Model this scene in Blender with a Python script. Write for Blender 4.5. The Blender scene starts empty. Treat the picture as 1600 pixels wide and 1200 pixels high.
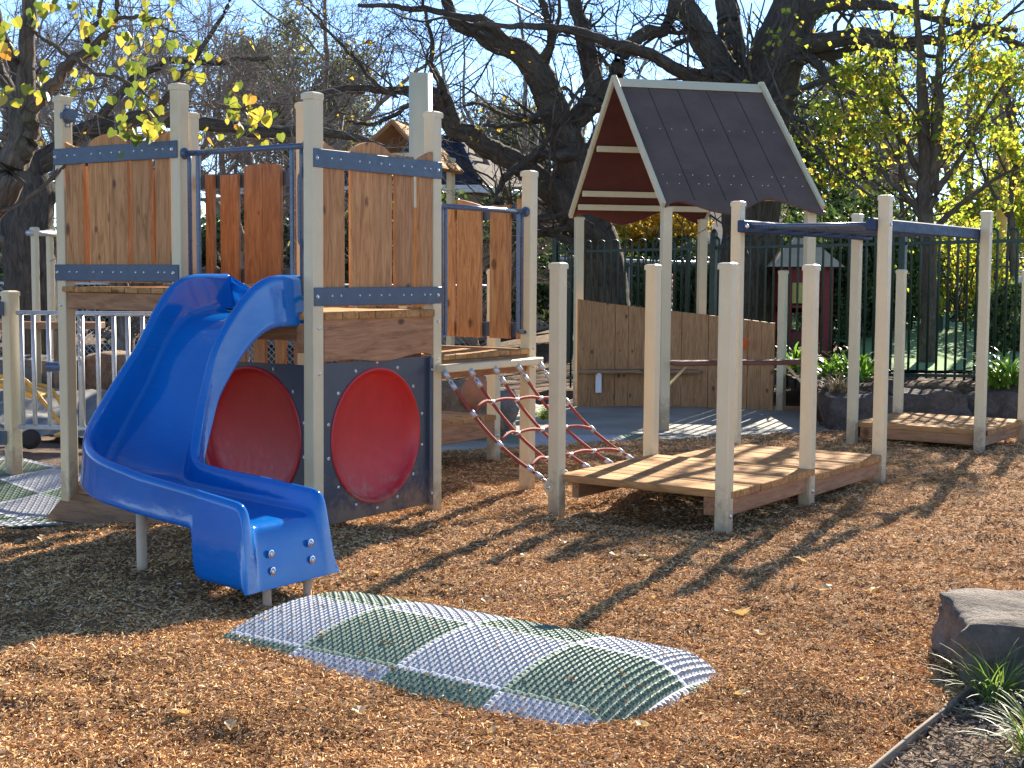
import bpy, math, random
import numpy as np
from mathutils import Vector, Matrix, noise as mnoise

random.seed(11)
rng = np.random.default_rng(11)
SC = bpy.context.scene
COL = SC.collection
R = math.radians

# ------------------------------------------------------------------ camera numbers
F, PITCH, ROLL, CAMZ = 2180.0, .0787, .006, 1.5


def at(x, y, Y):
    """A point of the place: photo direction (x, y) at ground distance Y."""
    a, b = x - 800, y - 600
    A = a * math.cos(ROLL) + b * math.sin(ROLL)
    B = -a * math.sin(ROLL) + b * math.cos(ROLL)
    X, u = A / F, -B / F
    k = (X, math.cos(PITCH) + u * math.sin(PITCH), -math.sin(PITCH) + u * math.cos(PITCH))
    t = Y / k[1]
    return np.array([k[0] * t, Y, k[2] * t + CAMZ])


TH = R(34.9)
U = np.array([math.cos(TH), -math.sin(TH), 0.])
V = np.array([math.sin(TH), math.cos(TH), 0.])
Z = np.array([0., 0., 1.])
C0 = np.array([-1.125, 7.897, 0.])


def g(u, v, z=0.):
    return C0 + u * U + v * V + z * Z


def ss(a, b, x):
    t = np.clip((x - a) / (b - a), 0, 1)
    return t * t * (3 - 2 * t)


def hgt(x, y):
    return (-.2 * np.exp(-((x + 3.1) ** 2 + (y - 9.3) ** 2) / 1.0) - .1 * ss(11, 14.5, y)
            - .07 * np.exp(-((x - .95) ** 2 + (y - 8.6) ** 2) / .2)
            + .035 * np.exp(-((x + 1.4) ** 2 + (y - 5.2) ** 2) / .6)
            - .06 * np.exp(-((x + 1.12) ** 2 + (y - 6.3) ** 2) / .18))


# ------------------------------------------------------------------ mesh builder
class MB:
    def __init__(s):
        s.v, s.f, s.m, s.g = [], [], [], []
        s.n = 0
        s.big = []

    def add(s, verts, faces, mat=0, gr=None):
        verts = [tuple(map(float, p)) for p in verts]
        if gr is None:
            o = np.array([random.random() * 20, random.random() * 20, random.random() * 20])
            gr = [tuple(np.array(p) + o) for p in verts]
        s.v += verts
        s.g += [tuple(map(float, q)) for q in gr]
        for f in faces:
            s.f.append(tuple(i + s.n for i in f))
            s.m.append(mat)
        s.n += len(verts)
        return s

    def box(s, o, ax, ay, az, lx, ly, lz, bev=.003, grain=0, mat=0):
        """bevelled box, centre o, unit axes ax, ay, az, full sizes."""
        o = np.array(o, float)
        A = [np.array(ax, float), np.array(ay, float), np.array(az, float)]
        h = [lx / 2, ly / 2, lz / 2]
        b = min(bev, min(h) * .6)
        idx = {}
        vs, loc = [], []
        for i in (-1, 1):
            for j in (-1, 1):
                for k in (-1, 1):
                    for e in range(3):
                        c = [i * h[0], j * h[1], k * h[2]]
                        for q in range(3):
                            if q != e:
                                c[q] -= (i, j, k)[q] * b
                        idx[(i, j, k, e)] = len(vs)
                        loc.append(c)
                        vs.append(o + c[0] * A[0] + c[1] * A[1] + c[2] * A[2])
        fs = []
        for e in range(3):
            p, q = [(1, 2), (2, 0), (0, 1)][e]
            for sg in (-1, 1):
                loop = []
                for a, c in ((-1, -1), (1, -1), (1, 1), (-1, 1)):
                    k = [0, 0, 0]
                    k[e] = sg; k[p] = a; k[q] = c
                    loop.append(idx[(*k, e)])
                fs.append(loop if sg > 0 else loop[::-1])
        for e in range(3):
            p, q = [(1, 2), (2, 0), (0, 1)][e]
            for a in (-1, 1):
                for c in (-1, 1):
                    k0 = [0, 0, 0]; k1 = [0, 0, 0]
                    k0[e] = -1; k1[e] = 1
                    for k in (k0, k1):
                        k[p] = a; k[q] = c
                    l = [idx[(*k0, p)], idx[(*k1, p)], idx[(*k1, q)], idx[(*k0, q)]]
                    fs.append(l if a * c < 0 else l[::-1])
        for i in (-1, 1):
            for j in (-1, 1):
                for k in (-1, 1):
                    l = [idx[(i, j, k, 0)], idx[(i, j, k, 1)], idx[(i, j, k, 2)]]
                    fs.append(l if i * j * k > 0 else l[::-1])
        rr = [random.random() * 30, random.random() * 30, random.random() * 30]
        if np.dot(np.cross(A[0], A[1]), A[2]) < 0:
            fs = [f[::-1] for f in fs]
        order = [grain, (grain + 1) % 3, (grain + 2) % 3]
        gr = [(c[order[0]] + rr[0], c[order[1]] + rr[1], c[order[2]] + rr[2]) for c in loc]
        return s.add(vs, fs, mat, gr)

    def prism(s, outline, o, ax, ay, az, d, mat=0, grain=1, bev=0):
        """outline (list of (x, y)) in the ax, ay plane, extruded d along az (centred)."""
        o = np.array(o, float); ax = np.array(ax, float); ay = np.array(ay, float); az = np.array(az, float)
        n = len(outline)
        vs, gr = [], []
        rr = [random.random() * 30 for _ in range(3)]
        for sg in (-1, 1):
            for (x, y) in outline:
                vs.append(o + x * ax + y * ay + sg * d / 2 * az)
                l = (x, y) if grain == 0 else (y, x)
                gr.append((l[0] + rr[0], l[1] + rr[1], sg * d / 2 + rr[2]))
        fs = [tuple(range(n))[::-1], tuple(range(n, 2 * n))]
        for i in range(n):
            j = (i + 1) % n
            fs.append((i, j, j + n, i + n))
        return s.add(vs, fs, mat, gr)

    def tube(s, pts, rad, n=10, mat=0, cap=True):
        P = np.array([np.array(p, float) for p in pts])
        K = len(P)
        rad = np.broadcast_to(np.array(rad, float), (K,)) if np.ndim(rad) == 0 else np.array(rad, float)
        T = np.gradient(P, axis=0)
        T /= np.linalg.norm(T, axis=1)[:, None] + 1e-12
        a = np.array([0, 0, 1.]) if abs(T[0][2]) < .9 else np.array([1., 0, 0])
        N = np.cross(T[0], a); N /= np.linalg.norm(N)
        vs, gr = [], []
        L = 0
        for i in range(K):
            if i:
                L += np.linalg.norm(P[i] - P[i - 1])
                N = N - T[i] * np.dot(N, T[i]); N /= np.linalg.norm(N) + 1e-12
            Bn = np.cross(T[i], N)
            for j in range(n):
                t = 2 * math.pi * j / n
                d = math.cos(t) * N + math.sin(t) * Bn
                vs.append(P[i] + rad[i] * d)
                gr.append((L, rad[i] * math.cos(t), rad[i] * math.sin(t)))
        fs = []
        for i in range(K - 1):
            for j in range(n):
                k = (j + 1) % n
                fs.append((i * n + j, i * n + k, (i + 1) * n + k, (i + 1) * n + j))
        if cap:
            fs.append(tuple(range(n))[::-1]); fs.append(tuple(range((K - 1) * n, K * n)))
        return s.add(vs, fs, mat, gr)

    def lathe(s, prof, o, ax, n=12, mat=0, cap=True):
        """prof: list of (r, h) along axis ax from o."""
        ax = np.array(ax, float); ax = ax / np.linalg.norm(ax)
        a = np.array([0, 0, 1.]) if abs(ax[2]) < .9 else np.array([1., 0, 0])
        N = np.cross(ax, a); N /= np.linalg.norm(N); B = np.cross(ax, N)
        o = np.array(o, float)
        vs = []
        for r, h in prof:
            for j in range(n):
                t = 2 * math.pi * j / n
                vs.append(o + h * ax + r * (math.cos(t) * N + math.sin(t) * B))
        fs = []
        for i in range(len(prof) - 1):
            for j in range(n):
                k = (j + 1) % n
                fs.append((i * n + j, i * n + k, (i + 1) * n + k, (i + 1) * n + j))
        if cap:
            fs.append(tuple(range(n))[::-1]); fs.append(tuple(range((len(prof) - 1) * n, len(prof) * n)))
        return s.add(vs, fs, mat)

    def bolt(s, o, ax, r=.011, mat=1):
        return s.lathe([(r * 1.25, 0), (r * 1.25, r * .25), (r, r * .3), (r * .85, r * .7), (r * .4, r)], o, ax, 8, mat)

    def build(s, name, mats, parent=None, smooth=False, hide=False):
        me = bpy.data.meshes.new(name)
        me.from_pydata(s.v, [], s.f)
        if not isinstance(mats, (list, tuple)):
            mats = [mats]
        for m in mats:
            me.materials.append(m)
        if len(mats) > 1:
            me.polygons.foreach_set('material_index', np.array(s.m, dtype=np.int32))
        at_ = me.attributes.new('gr', 'FLOAT_VECTOR', 'POINT')
        at_.data.foreach_set('vector', np.array(s.g, dtype=np.float32).ravel())
        if smooth:
            me.polygons.foreach_set('use_smooth', np.ones(len(me.polygons), dtype=bool))
        me.update()
        return link(name, me, parent)


def link(name, me, parent=None):
    o = bpy.data.objects.new(name, me)
    COL.objects.link(o)
    if parent is not None:
        o.parent = parent
        if parent.parent is None:
            o.location = -parent.location
    return o


def npmesh(name, V_, F_, mat, parent=None, smooth=False, gr=None, mi=None):
    """fast mesh of equal-sized faces. V_ (N,3), F_ (M,k)."""
    V_ = np.ascontiguousarray(V_, dtype=np.float32); F_ = np.ascontiguousarray(F_, dtype=np.int32)
    me = bpy.data.meshes.new(name)
    k = F_.shape[1]
    me.vertices.add(len(V_)); me.vertices.foreach_set('co', V_.ravel())
    me.loops.add(F_.size); me.loops.foreach_set('vertex_index', F_.ravel())
    me.polygons.add(len(F_))
    me.polygons.foreach_set('loop_start', np.arange(len(F_), dtype=np.int32) * k)
    for m in (mat if isinstance(mat, (list, tuple)) else [mat]):
        me.materials.append(m)
    if mi is not None:
        me.polygons.foreach_set('material_index', mi.astype(np.int32))
    me.polygons.foreach_set('use_smooth', np.full(len(F_), smooth, dtype=bool))
    me.update(calc_edges=True)
    me.validate()
    if gr is not None:
        a = me.attributes.new('gr', 'FLOAT_VECTOR', 'POINT')
        a.data.foreach_set('vector', np.ascontiguousarray(gr, dtype=np.float32).ravel())
    return link(name, me, parent)


def tag(o, label=None, cat=None, group=None, kind=None):
    if label: o['label'] = label
    if cat: o['category'] = cat
    if group: o['group'] = group
    if kind: o['kind'] = kind
    return o


def thing(name, label, cat, loc=(0, 0, 0), group=None):
    o = bpy.data.objects.new(name, None)
    COL.objects.link(o)
    o.location = Vector([float(q) for q in loc])
    o.empty_display_size = .1
    return tag(o, label, cat, group)


def under(o, parent):
    """make o a sub-part of a part (parts carry -thing offset already)."""
    o.parent = parent
    o.location = (0, 0, 0)
    return o


# ------------------------------------------------------------------ materials
def nmat(name):
    m = bpy.data.materials.new(name)
    m.use_nodes = True
    nt = m.node_tree
    bs = nt.nodes['Principled BSDF']
    return m, nt, bs


def N_(nt, t, **kw):
    n = nt.nodes.new(t)
    for k, v in kw.items():
        if k in n.inputs.keys() if hasattr(n.inputs, 'keys') else False:
            n.inputs[k].default_value = v
        else:
            setattr(n, k, v)
    return n


def ramp(nt, fac, stops):
    r = nt.nodes.new('ShaderNodeValToRGB')
    e = r.color_ramp.elements
    while len(e) > 1:
        e.remove(e[-1])
    e[0].position = stops[0][0]; e[0].color = (*stops[0][1], 1)
    for p, c in stops[1:]:
        q = e.new(p); q.color = (*c, 1)
    nt.links.new(fac, r.inputs['Fac'])
    return r.outputs['Color']


def noise(nt, vec, scale, detail=4, rough=.6, dist=0.):
    n = nt.nodes.new('ShaderNodeTexNoise')
    n.inputs['Scale'].default_value = scale
    n.inputs['Detail'].default_value = detail
    n.inputs['Roughness'].default_value = rough
    n.inputs['Distortion'].default_value = dist
    if vec is not None:
        nt.links.new(vec, n.inputs['Vector'])
    return n.outputs['Fac']


def mapping(nt, vec, scale):
    m = nt.nodes.new('ShaderNodeMapping')
    m.inputs['Scale'].default_value = scale
    nt.links.new(vec, m.inputs['Vector'])
    return m.outputs['Vector']


def mix(nt, a, b, fac, mode='MIX'):
    m = nt.nodes.new('ShaderNodeMix')
    m.data_type = 'RGBA'; m.blend_type = mode
    for s_, val in ((6, a), (7, b)):
        if isinstance(val, tuple):
            m.inputs[s_].default_value = (*val, 1)
        else:
            nt.links.new(val, m.inputs[s_])
    if isinstance(fac, (int, float)):
        m.inputs[0].default_value = fac
    else:
        nt.links.new(fac, m.inputs[0])
    return m.outputs[2]


def bump(nt, bs, hgt_, strength=.3, dist=.01):
    b = nt.nodes.new('ShaderNodeBump')
    b.inputs['Strength'].default_value = strength
    b.inputs['Distance'].default_value = dist
    nt.links.new(hgt_, b.inputs['Height'])
    nt.links.new(b.outputs['Normal'], bs.inputs['Normal'])


def attr(nt, name='gr'):
    a = nt.nodes.new('ShaderNodeAttribute')
    a.attribute_name = name
    return a.outputs['Vector']


def objco(nt):
    return nt.nodes.new('ShaderNodeTexCoord').outputs['Object']


def island(nt):
    return nt.nodes.new('ShaderNodeNewGeometry').outputs['Random Per Island']


def wood(name, dark, mid, light, rough=.62, grey=0.):
    m, nt, bs = nmat(name)
    v = attr(nt)
    w = mapping(nt, v, (1.1, 9, 9))
    n1 = noise(nt, w, 3.2, 6, .62, 1.2)
    n2 = noise(nt, mapping(nt, v, (2.5, 70, 70)), 2.2, 3, .6, .3)
    c = ramp(nt, n1, [(.28, dark), (.5, mid), (.72, light)])
    isl = ramp(nt, island(nt), [(0, (.80, .77, .74)), (.35, (.94, .92, .91)), (.7, (1.02, 1.0, .97)), (1, (1.14, 1.10, 1.04))])
    c = mix(nt, c, isl, 1.0, 'MULTIPLY')
    fine = ramp(nt, n2, [(.3, (.72, .68, .66)), (.62, (1.05, 1.05, 1.05))])
    c = mix(nt, c, fine, .5, 'MULTIPLY')
    # knots
    vo = nt.nodes.new('ShaderNodeTexVoronoi'); vo.inputs['Scale'].default_value = 1.0
    nt.links.new(mapping(nt, v, (5.2, 9, 4)), vo.inputs['Vector'])
    sepc = nt.nodes.new('ShaderNodeSeparateColor'); nt.links.new(vo.outputs['Color'], sepc.inputs[0])
    dv = nt.nodes.new('ShaderNodeMath'); dv.operation = 'SUBTRACT'      # only some cells hold a knot, each of its own size
    sz = ramp(nt, sepc.outputs[0], [(.45, (0, 0, 0)), (.6, (.10, .10, .10)), (1., (.20, .20, .20))])
    nt.links.new(vo.outputs['Distance'], dv.inputs[0]); nt.links.new(sz, dv.inputs[1])
    dn = nt.nodes.new('ShaderNodeMath'); dn.operation = 'MULTIPLY_ADD'; dn.inputs[1].default_value = .12
    nt.links.new(noise(nt, v, 30, 3, .7), dn.inputs[0]); nt.links.new(dv.outputs[0], dn.inputs[2])
    k = ramp(nt, dn.outputs[0], [(.0, (1, 1, 1)), (.06, (.75, .75, .75)), (.10, (.2, .2, .2)), (.14, (0, 0, 0))])
    kc = mix(nt, c, (dark[0] * .35, dark[1] * .3, dark[2] * .3), .85)
    c2 = mix(nt, c, kc, k)
    nt.links.new(c2, bs.inputs['Base Color'])
    bs.inputs['Roughness'].default_value = rough
    bs.inputs['Specular IOR Level'].default_value = .12 if rough > .7 else .3
    bump(nt, bs, n2, .25, .004)
    return m


def painted(name, col, rough=.4, spec=.5, var=.12, scale=14, metal=0., bumps=.03, dirt=False):
    m, nt, bs = nmat(name)
    co = objco(nt)
    n = noise(nt, co, scale, 5, .7)
    lo = tuple(c * (1 - var) for c in col); hi = tuple(min(1, c * (1 + var)) for c in col)
    c = ramp(nt, n, [(.3, lo), (.7, hi)])
    sc = noise(nt, mapping(nt, co, (60, 60, 9)), 1.6, 4, .75)
    d = ramp(nt, sc, [(.30, (.78, .76, .74)), (.40, (1, 1, 1))])
    c = mix(nt, c, d, .25 if dirt else .6, 'MULTIPLY')
    if dirt:   # splashed soil and scuffs, thickest near the foot
        sp = nt.nodes.new('ShaderNodeSeparateXYZ'); nt.links.new(co, sp.inputs[0])
        ad = nt.nodes.new('ShaderNodeMath'); ad.operation = 'MULTIPLY_ADD'
        nt.links.new(noise(nt, co, 9, 5, .75), ad.inputs[0]); ad.inputs[1].default_value = -.9
        nt.links.new(sp.outputs['Z'], ad.inputs[2])
        k = ramp(nt, ad.outputs[0], [(.0, (.75, .75, .75)), (.06, (0, 0, 0))])
        ad2 = nt.nodes.new('ShaderNodeMath'); ad2.operation = 'ADD'; ad2.inputs[1].default_value = .42
        nt.links.new(ad.outputs[0], ad2.inputs[0])
        k = ramp(nt, ad2.outputs[0], [(.0, (.7, .7, .7)), (.22, (0, 0, 0))])
        c = mix(nt, c, (.30, .20, .12), k)
        st = ramp(nt, noise(nt, mapping(nt, co, (26, 26, 1.6)), 1.3, 4, .7), [(.33, (.80, .77, .72)), (.5, (1, 1, 1))])
        c = mix(nt, c, st, .16, 'MULTIPLY')
    nt.links.new(c, bs.inputs['Base Color'])
    rr = ramp(nt, noise(nt, co, 30, 4, .7), [(.3, (rough * .8,) * 3), (.75, (min(1, rough * 1.35),) * 3)])
    nt.links.new(rr, bs.inputs['Roughness'])
    bs.inputs['Specular IOR Level'].default_value = spec
    bs.inputs['Metallic'].default_value = metal
    if bumps:
        bump(nt, bs, noise(nt, co, 55, 3, .6), bumps, .01)
    return m


def bark(name, dark, light, scale=1.0, moss=None):
    m, nt, bs = nmat(name)
    v = attr(nt)
    f = noise(nt, mapping(nt, v, (3.0, 16, 16)), 1.8 * scale, 5, .7, .8)
    n2 = noise(nt, v, 3.0, 4, .6)
    c = ramp(nt, f, [(.3, dark), (.62, light)])
    c = mix(nt, c, ramp(nt, n2, [(.35, (.7, .7, .7)), (.7, (1.2, 1.18, 1.12))]), .8, 'MULTIPLY')
    if moss:
        mk = ramp(nt, noise(nt, v, 1.7, 5, .7), [(.56, (0, 0, 0)), (.68, (1, 1, 1))])
        c = mix(nt, c, moss, mk)
    nt.links.new(c, bs.inputs['Base Color'])
    bs.inputs['Roughness'].default_value = .95
    bs.inputs['Specular IOR Level'].default_value = .15
    bump(nt, bs, f, 1.0, .03)
    return m


def leafmat(name, stops, trans=.5, rough=.5):
    m, nt, bs = nmat(name)
    c = ramp(nt, island(nt), stops)
    nt.links.new(c, bs.inputs['Base Color'])
    bs.inputs['Roughness'].default_value = rough
    bs.inputs['Specular IOR Level'].default_value = .3
    t = nt.nodes.new('ShaderNodeBsdfTranslucent')
    cc = mix(nt, c, (1.25, 1.2, .8), 1.0, 'MULTIPLY')
    nt.links.new(cc, t.inputs['Color'])
    mx = nt.nodes.new('ShaderNodeMixShader')
    mx.inputs[0].default_value = trans
    nt.links.new(bs.outputs[0], mx.inputs[1]); nt.links.new(t.outputs[0], mx.inputs[2])
    nt.links.new(mx.outputs[0], nt.nodes['Material Output'].inputs['Surface'])
    return m


def simple(name, col, rough=.5, metal=0., spec=.5, var=.0, scale=8):
    m, nt, bs = nmat(name)
    if var:
        n = noise(nt, objco(nt), scale, 5, .7)
        c = ramp(nt, n, [(.3, tuple(q * (1 - var) for q in col)), (.7, tuple(min(1, q * (1 + var)) for q in col))])
        nt.links.new(c, bs.inputs['Base Color'])
    else:
        bs.inputs['Base Color'].default_value = (*col, 1)
    bs.inputs['Roughness'].default_value = rough
    bs.inputs['Metallic'].default_value = metal
    bs.inputs['Specular IOR Level'].default_value = spec
    return m


M = {}
M['post'] = painted('post_paint', (.645, .545, .335), .42, .45, .05, 5, 0, .015, dirt=True)
M['strip'] = painted('slate_blue_paint', (.052, .082, .125), .42, .5, .10, 9, 0, .02)
M['rail'] = painted('rail_paint', (.065, .10, .16), .28, .6, .08, 9, 0, .01)
M['navy'] = painted('navy_paint', (.022, .045, .10), .55, .3, .08, 9, 0, .01)
M['panel'] = painted('tunnel_panel', (.045, .058, .080), .34, .5, .10, 6, 0, .015, dirt=True)
M['red'] = painted('red_plastic', (.50, .014, .018), .40, .5, .10, 6, 0, .0, dirt=True)
M['wood'] = wood('cedar', (.27, .115, .040), (.48, .235, .085), (.60, .335, .14))
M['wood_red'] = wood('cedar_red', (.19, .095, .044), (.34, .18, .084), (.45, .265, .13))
M['beam'] = wood('hardwood_beam', (.20, .095, .045), (.38, .19, .09), (.48, .27, .135))
M['deck'] = wood('deck_board', (.27, .14, .055), (.47, .255, .10), (.58, .35, .155), .85)
M['wallwood'] = wood('wall_plank', (.25, .125, .050), (.40, .215, .092), (.50, .30, .135))
M['oldwood'] = wood('worn_wood', (.16, .095, .055), (.28, .17, .095), (.36, .235, .14))
M['legpipe'] = painted('leg_pipe', (.56, .42, .28), .5, .4, .08, 8)
M['jarrah'] = wood('jarrah', (.11, .04, .022), (.20, .078, .042), (.28, .125, .07), .5)
M['steel'] = simple('galvanised_steel', (.52, .53, .54), .52, .65, .5, .12, 25)
M['bolt'] = simple('bolt_steel', (.72, .72, .72), .22, 1.0)
M['black'] = simple('black_rubber', (.015, .015, .016), .7)
M['yellow'] = painted('yellow_paint', (.62, .36, .05), .45, .5, .1, 9)
M['white'] = painted('white_paint', (.72, .72, .70), .45, .5, .06, 9)
M['green'] = painted('green_fence_paint', (.008, .032, .023), .4, .5, .1, 9, 0, 0)
M['terracotta'] = simple('terracotta', (.42, .17, .085), .8, 0, .3, .15, 12)
M['orange'] = simple('orange_plastic', (.75, .14, .03), .45)


def rope_mat():
    m, nt, bs = nmat('braided_red_rope')
    v = attr(nt)
    w = nt.nodes.new('ShaderNodeTexWave'); w.wave_type = 'BANDS'
    w.inputs['Scale'].default_value = 34; w.inputs['Distortion'].default_value = 1.2
    nt.links.new(mapping(nt, v, (1, 12, 12)), w.inputs['Vector'])
    c = ramp(nt, w.outputs['Fac'], [(.2, (.16, .018, .012)), (.6, (.40, .055, .03)), (.95, (.48, .10, .06))])
    nt.links.new(c, bs.inputs['Base Color']); bs.inputs['Roughness'].default_value = .75
    bump(nt, bs, w.outputs['Fac'], .7, .004)
    return m


M['rope'] = rope_mat()


def slide_mat():
    m, nt, bs = nmat('blue_slide_plastic')
    co = objco(nt)
    n = noise(nt, co, 3, 4, .6)
    c = ramp(nt, n, [(.3, (.004, .135, .45)), (.7, (.005, .165, .53))])
    scr = noise(nt, mapping(nt, co, (7, 7, 60)), 1.5, 5, .8)
    sc = ramp(nt, scr, [(.54, (0, 0, 0)), (.74, (1, 1, 1))])
    c = mix(nt, c, (.07, .21, .48), mix(nt, (0, 0, 0), sc, .5))
    nt.links.new(c, bs.inputs['Base Color'])
    rr = ramp(nt, noise(nt, co, 16, 5, .75), [(.35, (.06,) * 3), (.7, (.17,) * 3)])
    nt.links.new(rr, bs.inputs['Roughness'])
    bs.inputs['Specular IOR Level'].default_value = .55
    bs.inputs['Coat Weight'].default_value = .25
    bs.inputs['Coat Roughness'].default_value = .05
    bump(nt, bs, noise(nt, co, 7, 3, .5), .10, .02)
    tr = nt.nodes.new('ShaderNodeBsdfTranslucent'); tr.inputs['Color'].default_value = (.01, .25, .85, 1)
    mx = nt.nodes.new('ShaderNodeMixShader'); mx.inputs[0].default_value = .14
    nt.links.new(bs.outputs[0], mx.inputs[1]); nt.links.new(tr.outputs[0], mx.inputs[2])
    nt.links.new(mx.outputs[0], nt.nodes['Material Output'].inputs['Surface'])
    return m


M['slide'] = slide_mat()


def roof_mat(name, col, spk):
    m, nt, bs = nmat(name)
    co = objco(nt)
    n = noise(nt, co, 2.2, 5, .7)
    c = ramp(nt, n, [(.3, tuple(q * .85 for q in col)), (.7, tuple(q * 1.2 for q in col))])
    s1 = noise(nt, co, 160, 2, .7)
    c = mix(nt, c, spk, mix(nt, (0, 0, 0), ramp(nt, s1, [(.60, (0, 0, 0)), (.72, (1, 1, 1))]), .5))
    nt.links.new(c, bs.inputs['Base Color'])
    bs.inputs['Roughness'].default_value = .9
    bs.inputs['Specular IOR Level'].default_value = .12
    bump(nt, bs, s1, .2, .004)
    return m


M['roof'] = roof_mat('roof_rubber', (.128, .088, .068), (.13, .11, .105))
M['roof_under'] = roof_mat('roof_underside', (.115, .038, .030), (.13, .055, .045))


def ground_mat(name, stops, s1, s2, bstr, bd, rough=.95, tint=None):
    m, nt, bs = nmat(name)
    co = objco(nt)
    a = noise(nt, co, s1, 8, .75, .4)
    b = noise(nt, co, s2, 4, .6)
    c = ramp(nt, a, stops)
    c = mix(nt, c, ramp(nt, b, [(.3, (.66, .63, .6)), (.7, (1.15, 1.12, 1.1))]), .9, 'MULTIPLY')
    nt.links.new(c, bs.inputs['Base Color'])
    bs.inputs['Roughness'].default_value = rough
    bs.inputs['Specular IOR Level'].default_value = .15
    bump(nt, bs, a, bstr, bd)
    return m


M['mulch'] = ground_mat('mulch_base', [(.3, (.15, .078, .037)), (.5, (.36, .205, .10)), (.7, (.52, .33, .175))], 40, 1.3, 1, .03)
M['soil'] = ground_mat('soil', [(.3, (.12, .085, .06)), (.5, (.22, .165, .12)), (.7, (.32, .25, .19))], 14, .8, 1, .05)
M['litter'] = ground_mat('leaf_litter', [(.3, (.05, .035, .022)), (.5, (.15, .10, .06)), (.72, (.30, .22, .14))], 12, .5, 1, .06)
M['path'] = ground_mat('wet_pour_path', [(.3, (.25, .255, .225)), (.5, (.36, .36, .315)), (.7, (.44, .43, .375))], 60, 1.1, .4, .01, .85)
M['turf'] = ground_mat('green_turf', [(.3, (.15, .27, .11)), (.5, (.22, .36, .16)), (.7, (.29, .44, .21))], 45, .9, .8, .02)


def rock_mat(name, a, b, c_):
    m, nt, bs = nmat(name)
    co = objco(nt)
    n = noise(nt, co, 3.5, 8, .7, .6)
    n2 = noise(nt, co, 22, 6, .75)
    c = ramp(nt, n, [(.3, a), (.5, b), (.7, c_)])
    c = mix(nt, c, ramp(nt, n2, [(.3, (.62, .6, .58)), (.7, (1.2, 1.18, 1.15))]), .8, 'MULTIPLY')
    nt.links.new(c, bs.inputs['Base Color']); bs.inputs['Roughness'].default_value = .9
    bs.inputs['Specular IOR Level'].default_value = .25
    bump(nt, bs, n2, 1.0, .05)
    return m


M['rock'] = rock_mat('basalt_rock', (.13, .115, .10), (.24, .215, .195), (.36, .335, .31))
M['boulder'] = rock_mat('brown_boulder', (.115, .095, .077), (.21, .178, .148), (.32, .28, .245))
M['edgestone'] = rock_mat('dark_edging_stone', (.07, .055, .045), (.14, .115, .095), (.22, .185, .155))
M['sandrock'] = rock_mat('sandstone_rock', (.20, .13, .08), (.36, .25, .16), (.48, .37, .26))


def chip_mat(name, stops):
    m, nt, bs = nmat(name)
    c = ramp(nt, island(nt), stops)
    n = noise(nt, objco(nt), 90, 3, .7)
    c = mix(nt, c, ramp(nt, n, [(.3, (.85, .84, .83)), (.7, (1.15, 1.14, 1.14))]), .7, 'MULTIPLY')
    n2 = noise(nt, objco(nt), 1.6, 4, .6)
    c = mix(nt, c, ramp(nt, n2, [(.34, (.62, .57, .53)), (.46, (1.0, .99, .97)), (.65, (1.18, 1.18, 1.18))]), .9, 'MULTIPLY')
    nt.links.new(c, bs.inputs['Base Color']); bs.inputs['Roughness'].default_value = .95
    bs.inputs['Specular IOR Level'].default_value = .08
    return m


M['chips'] = chip_mat('bark_chips', [(0, (.20, 0.100, 0.040)), (.2, (.40, 0.215, 0.084)), (.45, (.58, 0.331, 0.135)), (.7, (.70, 0.430, 0.188)),
                                    (.88, (.76, 0.514, 0.254)), (.97, (.79, 0.619, 0.386)), (1, (.80, 0.693, 0.507))])
M['darkchips'] = chip_mat('dark_bark_chips', [(0, (.08, .055, .038)), (.4, (.22, .155, .10)), (.8, (.37, .28, .19)), (1, (.52, .43, .32))])
M['matgrey'] = painted('grey_mat_plastic', (.43, .44, .455), .6, .15, .10, 6, 0, .0)
M['matgreen'] = painted('green_mat_plastic', (.18, .24, .175), .6, .15, .12, 6, 0, .0)
M['bark_elm'] = bark('elm_bark', (.035, .030, .025), (.135, .115, .092), 1.0)
M['bark_left'] = bark('lime_bark', (.055, .045, .035), (.19, .16, .125), 1.2, (.12, .125, .05))
M['bark_grey'] = bark('grey_twig_bark', (.15, .13, .108), (.33, .285, .24), 1.0)
M['bark_young'] = bark('young_bark', (.05, .043, .035), (.16, .135, .105), 1.4)
M['leaf_lime'] = leafmat('lime_leaf', [(0, (.08, .13, .03)), (.4, (.20, .25, .045)), (.75, (.40, .36, .06)), (.93, (.50, .38, .08)), (1, (.46, .22, .05))], .42)
M['leaf_right'] = leafmat('yellow_green_leaf', [(0, (.13, .20, .03)), (.45, (.32, .40, .06)), (.8, (.52, .50, .09)), (1, (.64, .42, .09))], .68)
M['leaf_dark'] = leafmat('dark_hedge_leaf', [(0, (.022, .045, .016)), (.5, (.055, .10, .034)), (.9, (.12, .18, .06)), (1, (.26, .27, .08))], .35, .4)
M['leaf_olive'] = leafmat('olive_needle', [(0, (.07, .08, .035)), (.5, (.14, .15, .065)), (1, (.26, .25, .11))], .35)
M['leaf_gold'] = leafmat('golden_leaf', [(0, (.30, .22, .03)), (.5, (.50, .36, .05)), (1, (.66, .50, .10))], .5)
M['leaf_strap'] = leafmat('strap_leaf', [(0, (.08, .19, .025)), (.5, (.16, .32, .05)), (1, (.30, .44, .09))], .45, .35)
M['grassblade'] = leafmat('grass_blade', [(0, (.08, .15, .03)), (.5, (.16, .25, .055)), (1, (.36, .38, .14))], .4)
M['deadleaf'] = leafmat('dry_leaf', [(0, (.34, .24, .13)), (.5, (.50, .38, .22)), (1, (.62, .50, .32))], .25)
M['tuftdry'] = leafmat('dry_grass_blade', [(0, (.14, .11, .07)), (.6, (.26, .21, .13)), (1, (.36, .30, .2))], .3)


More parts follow.
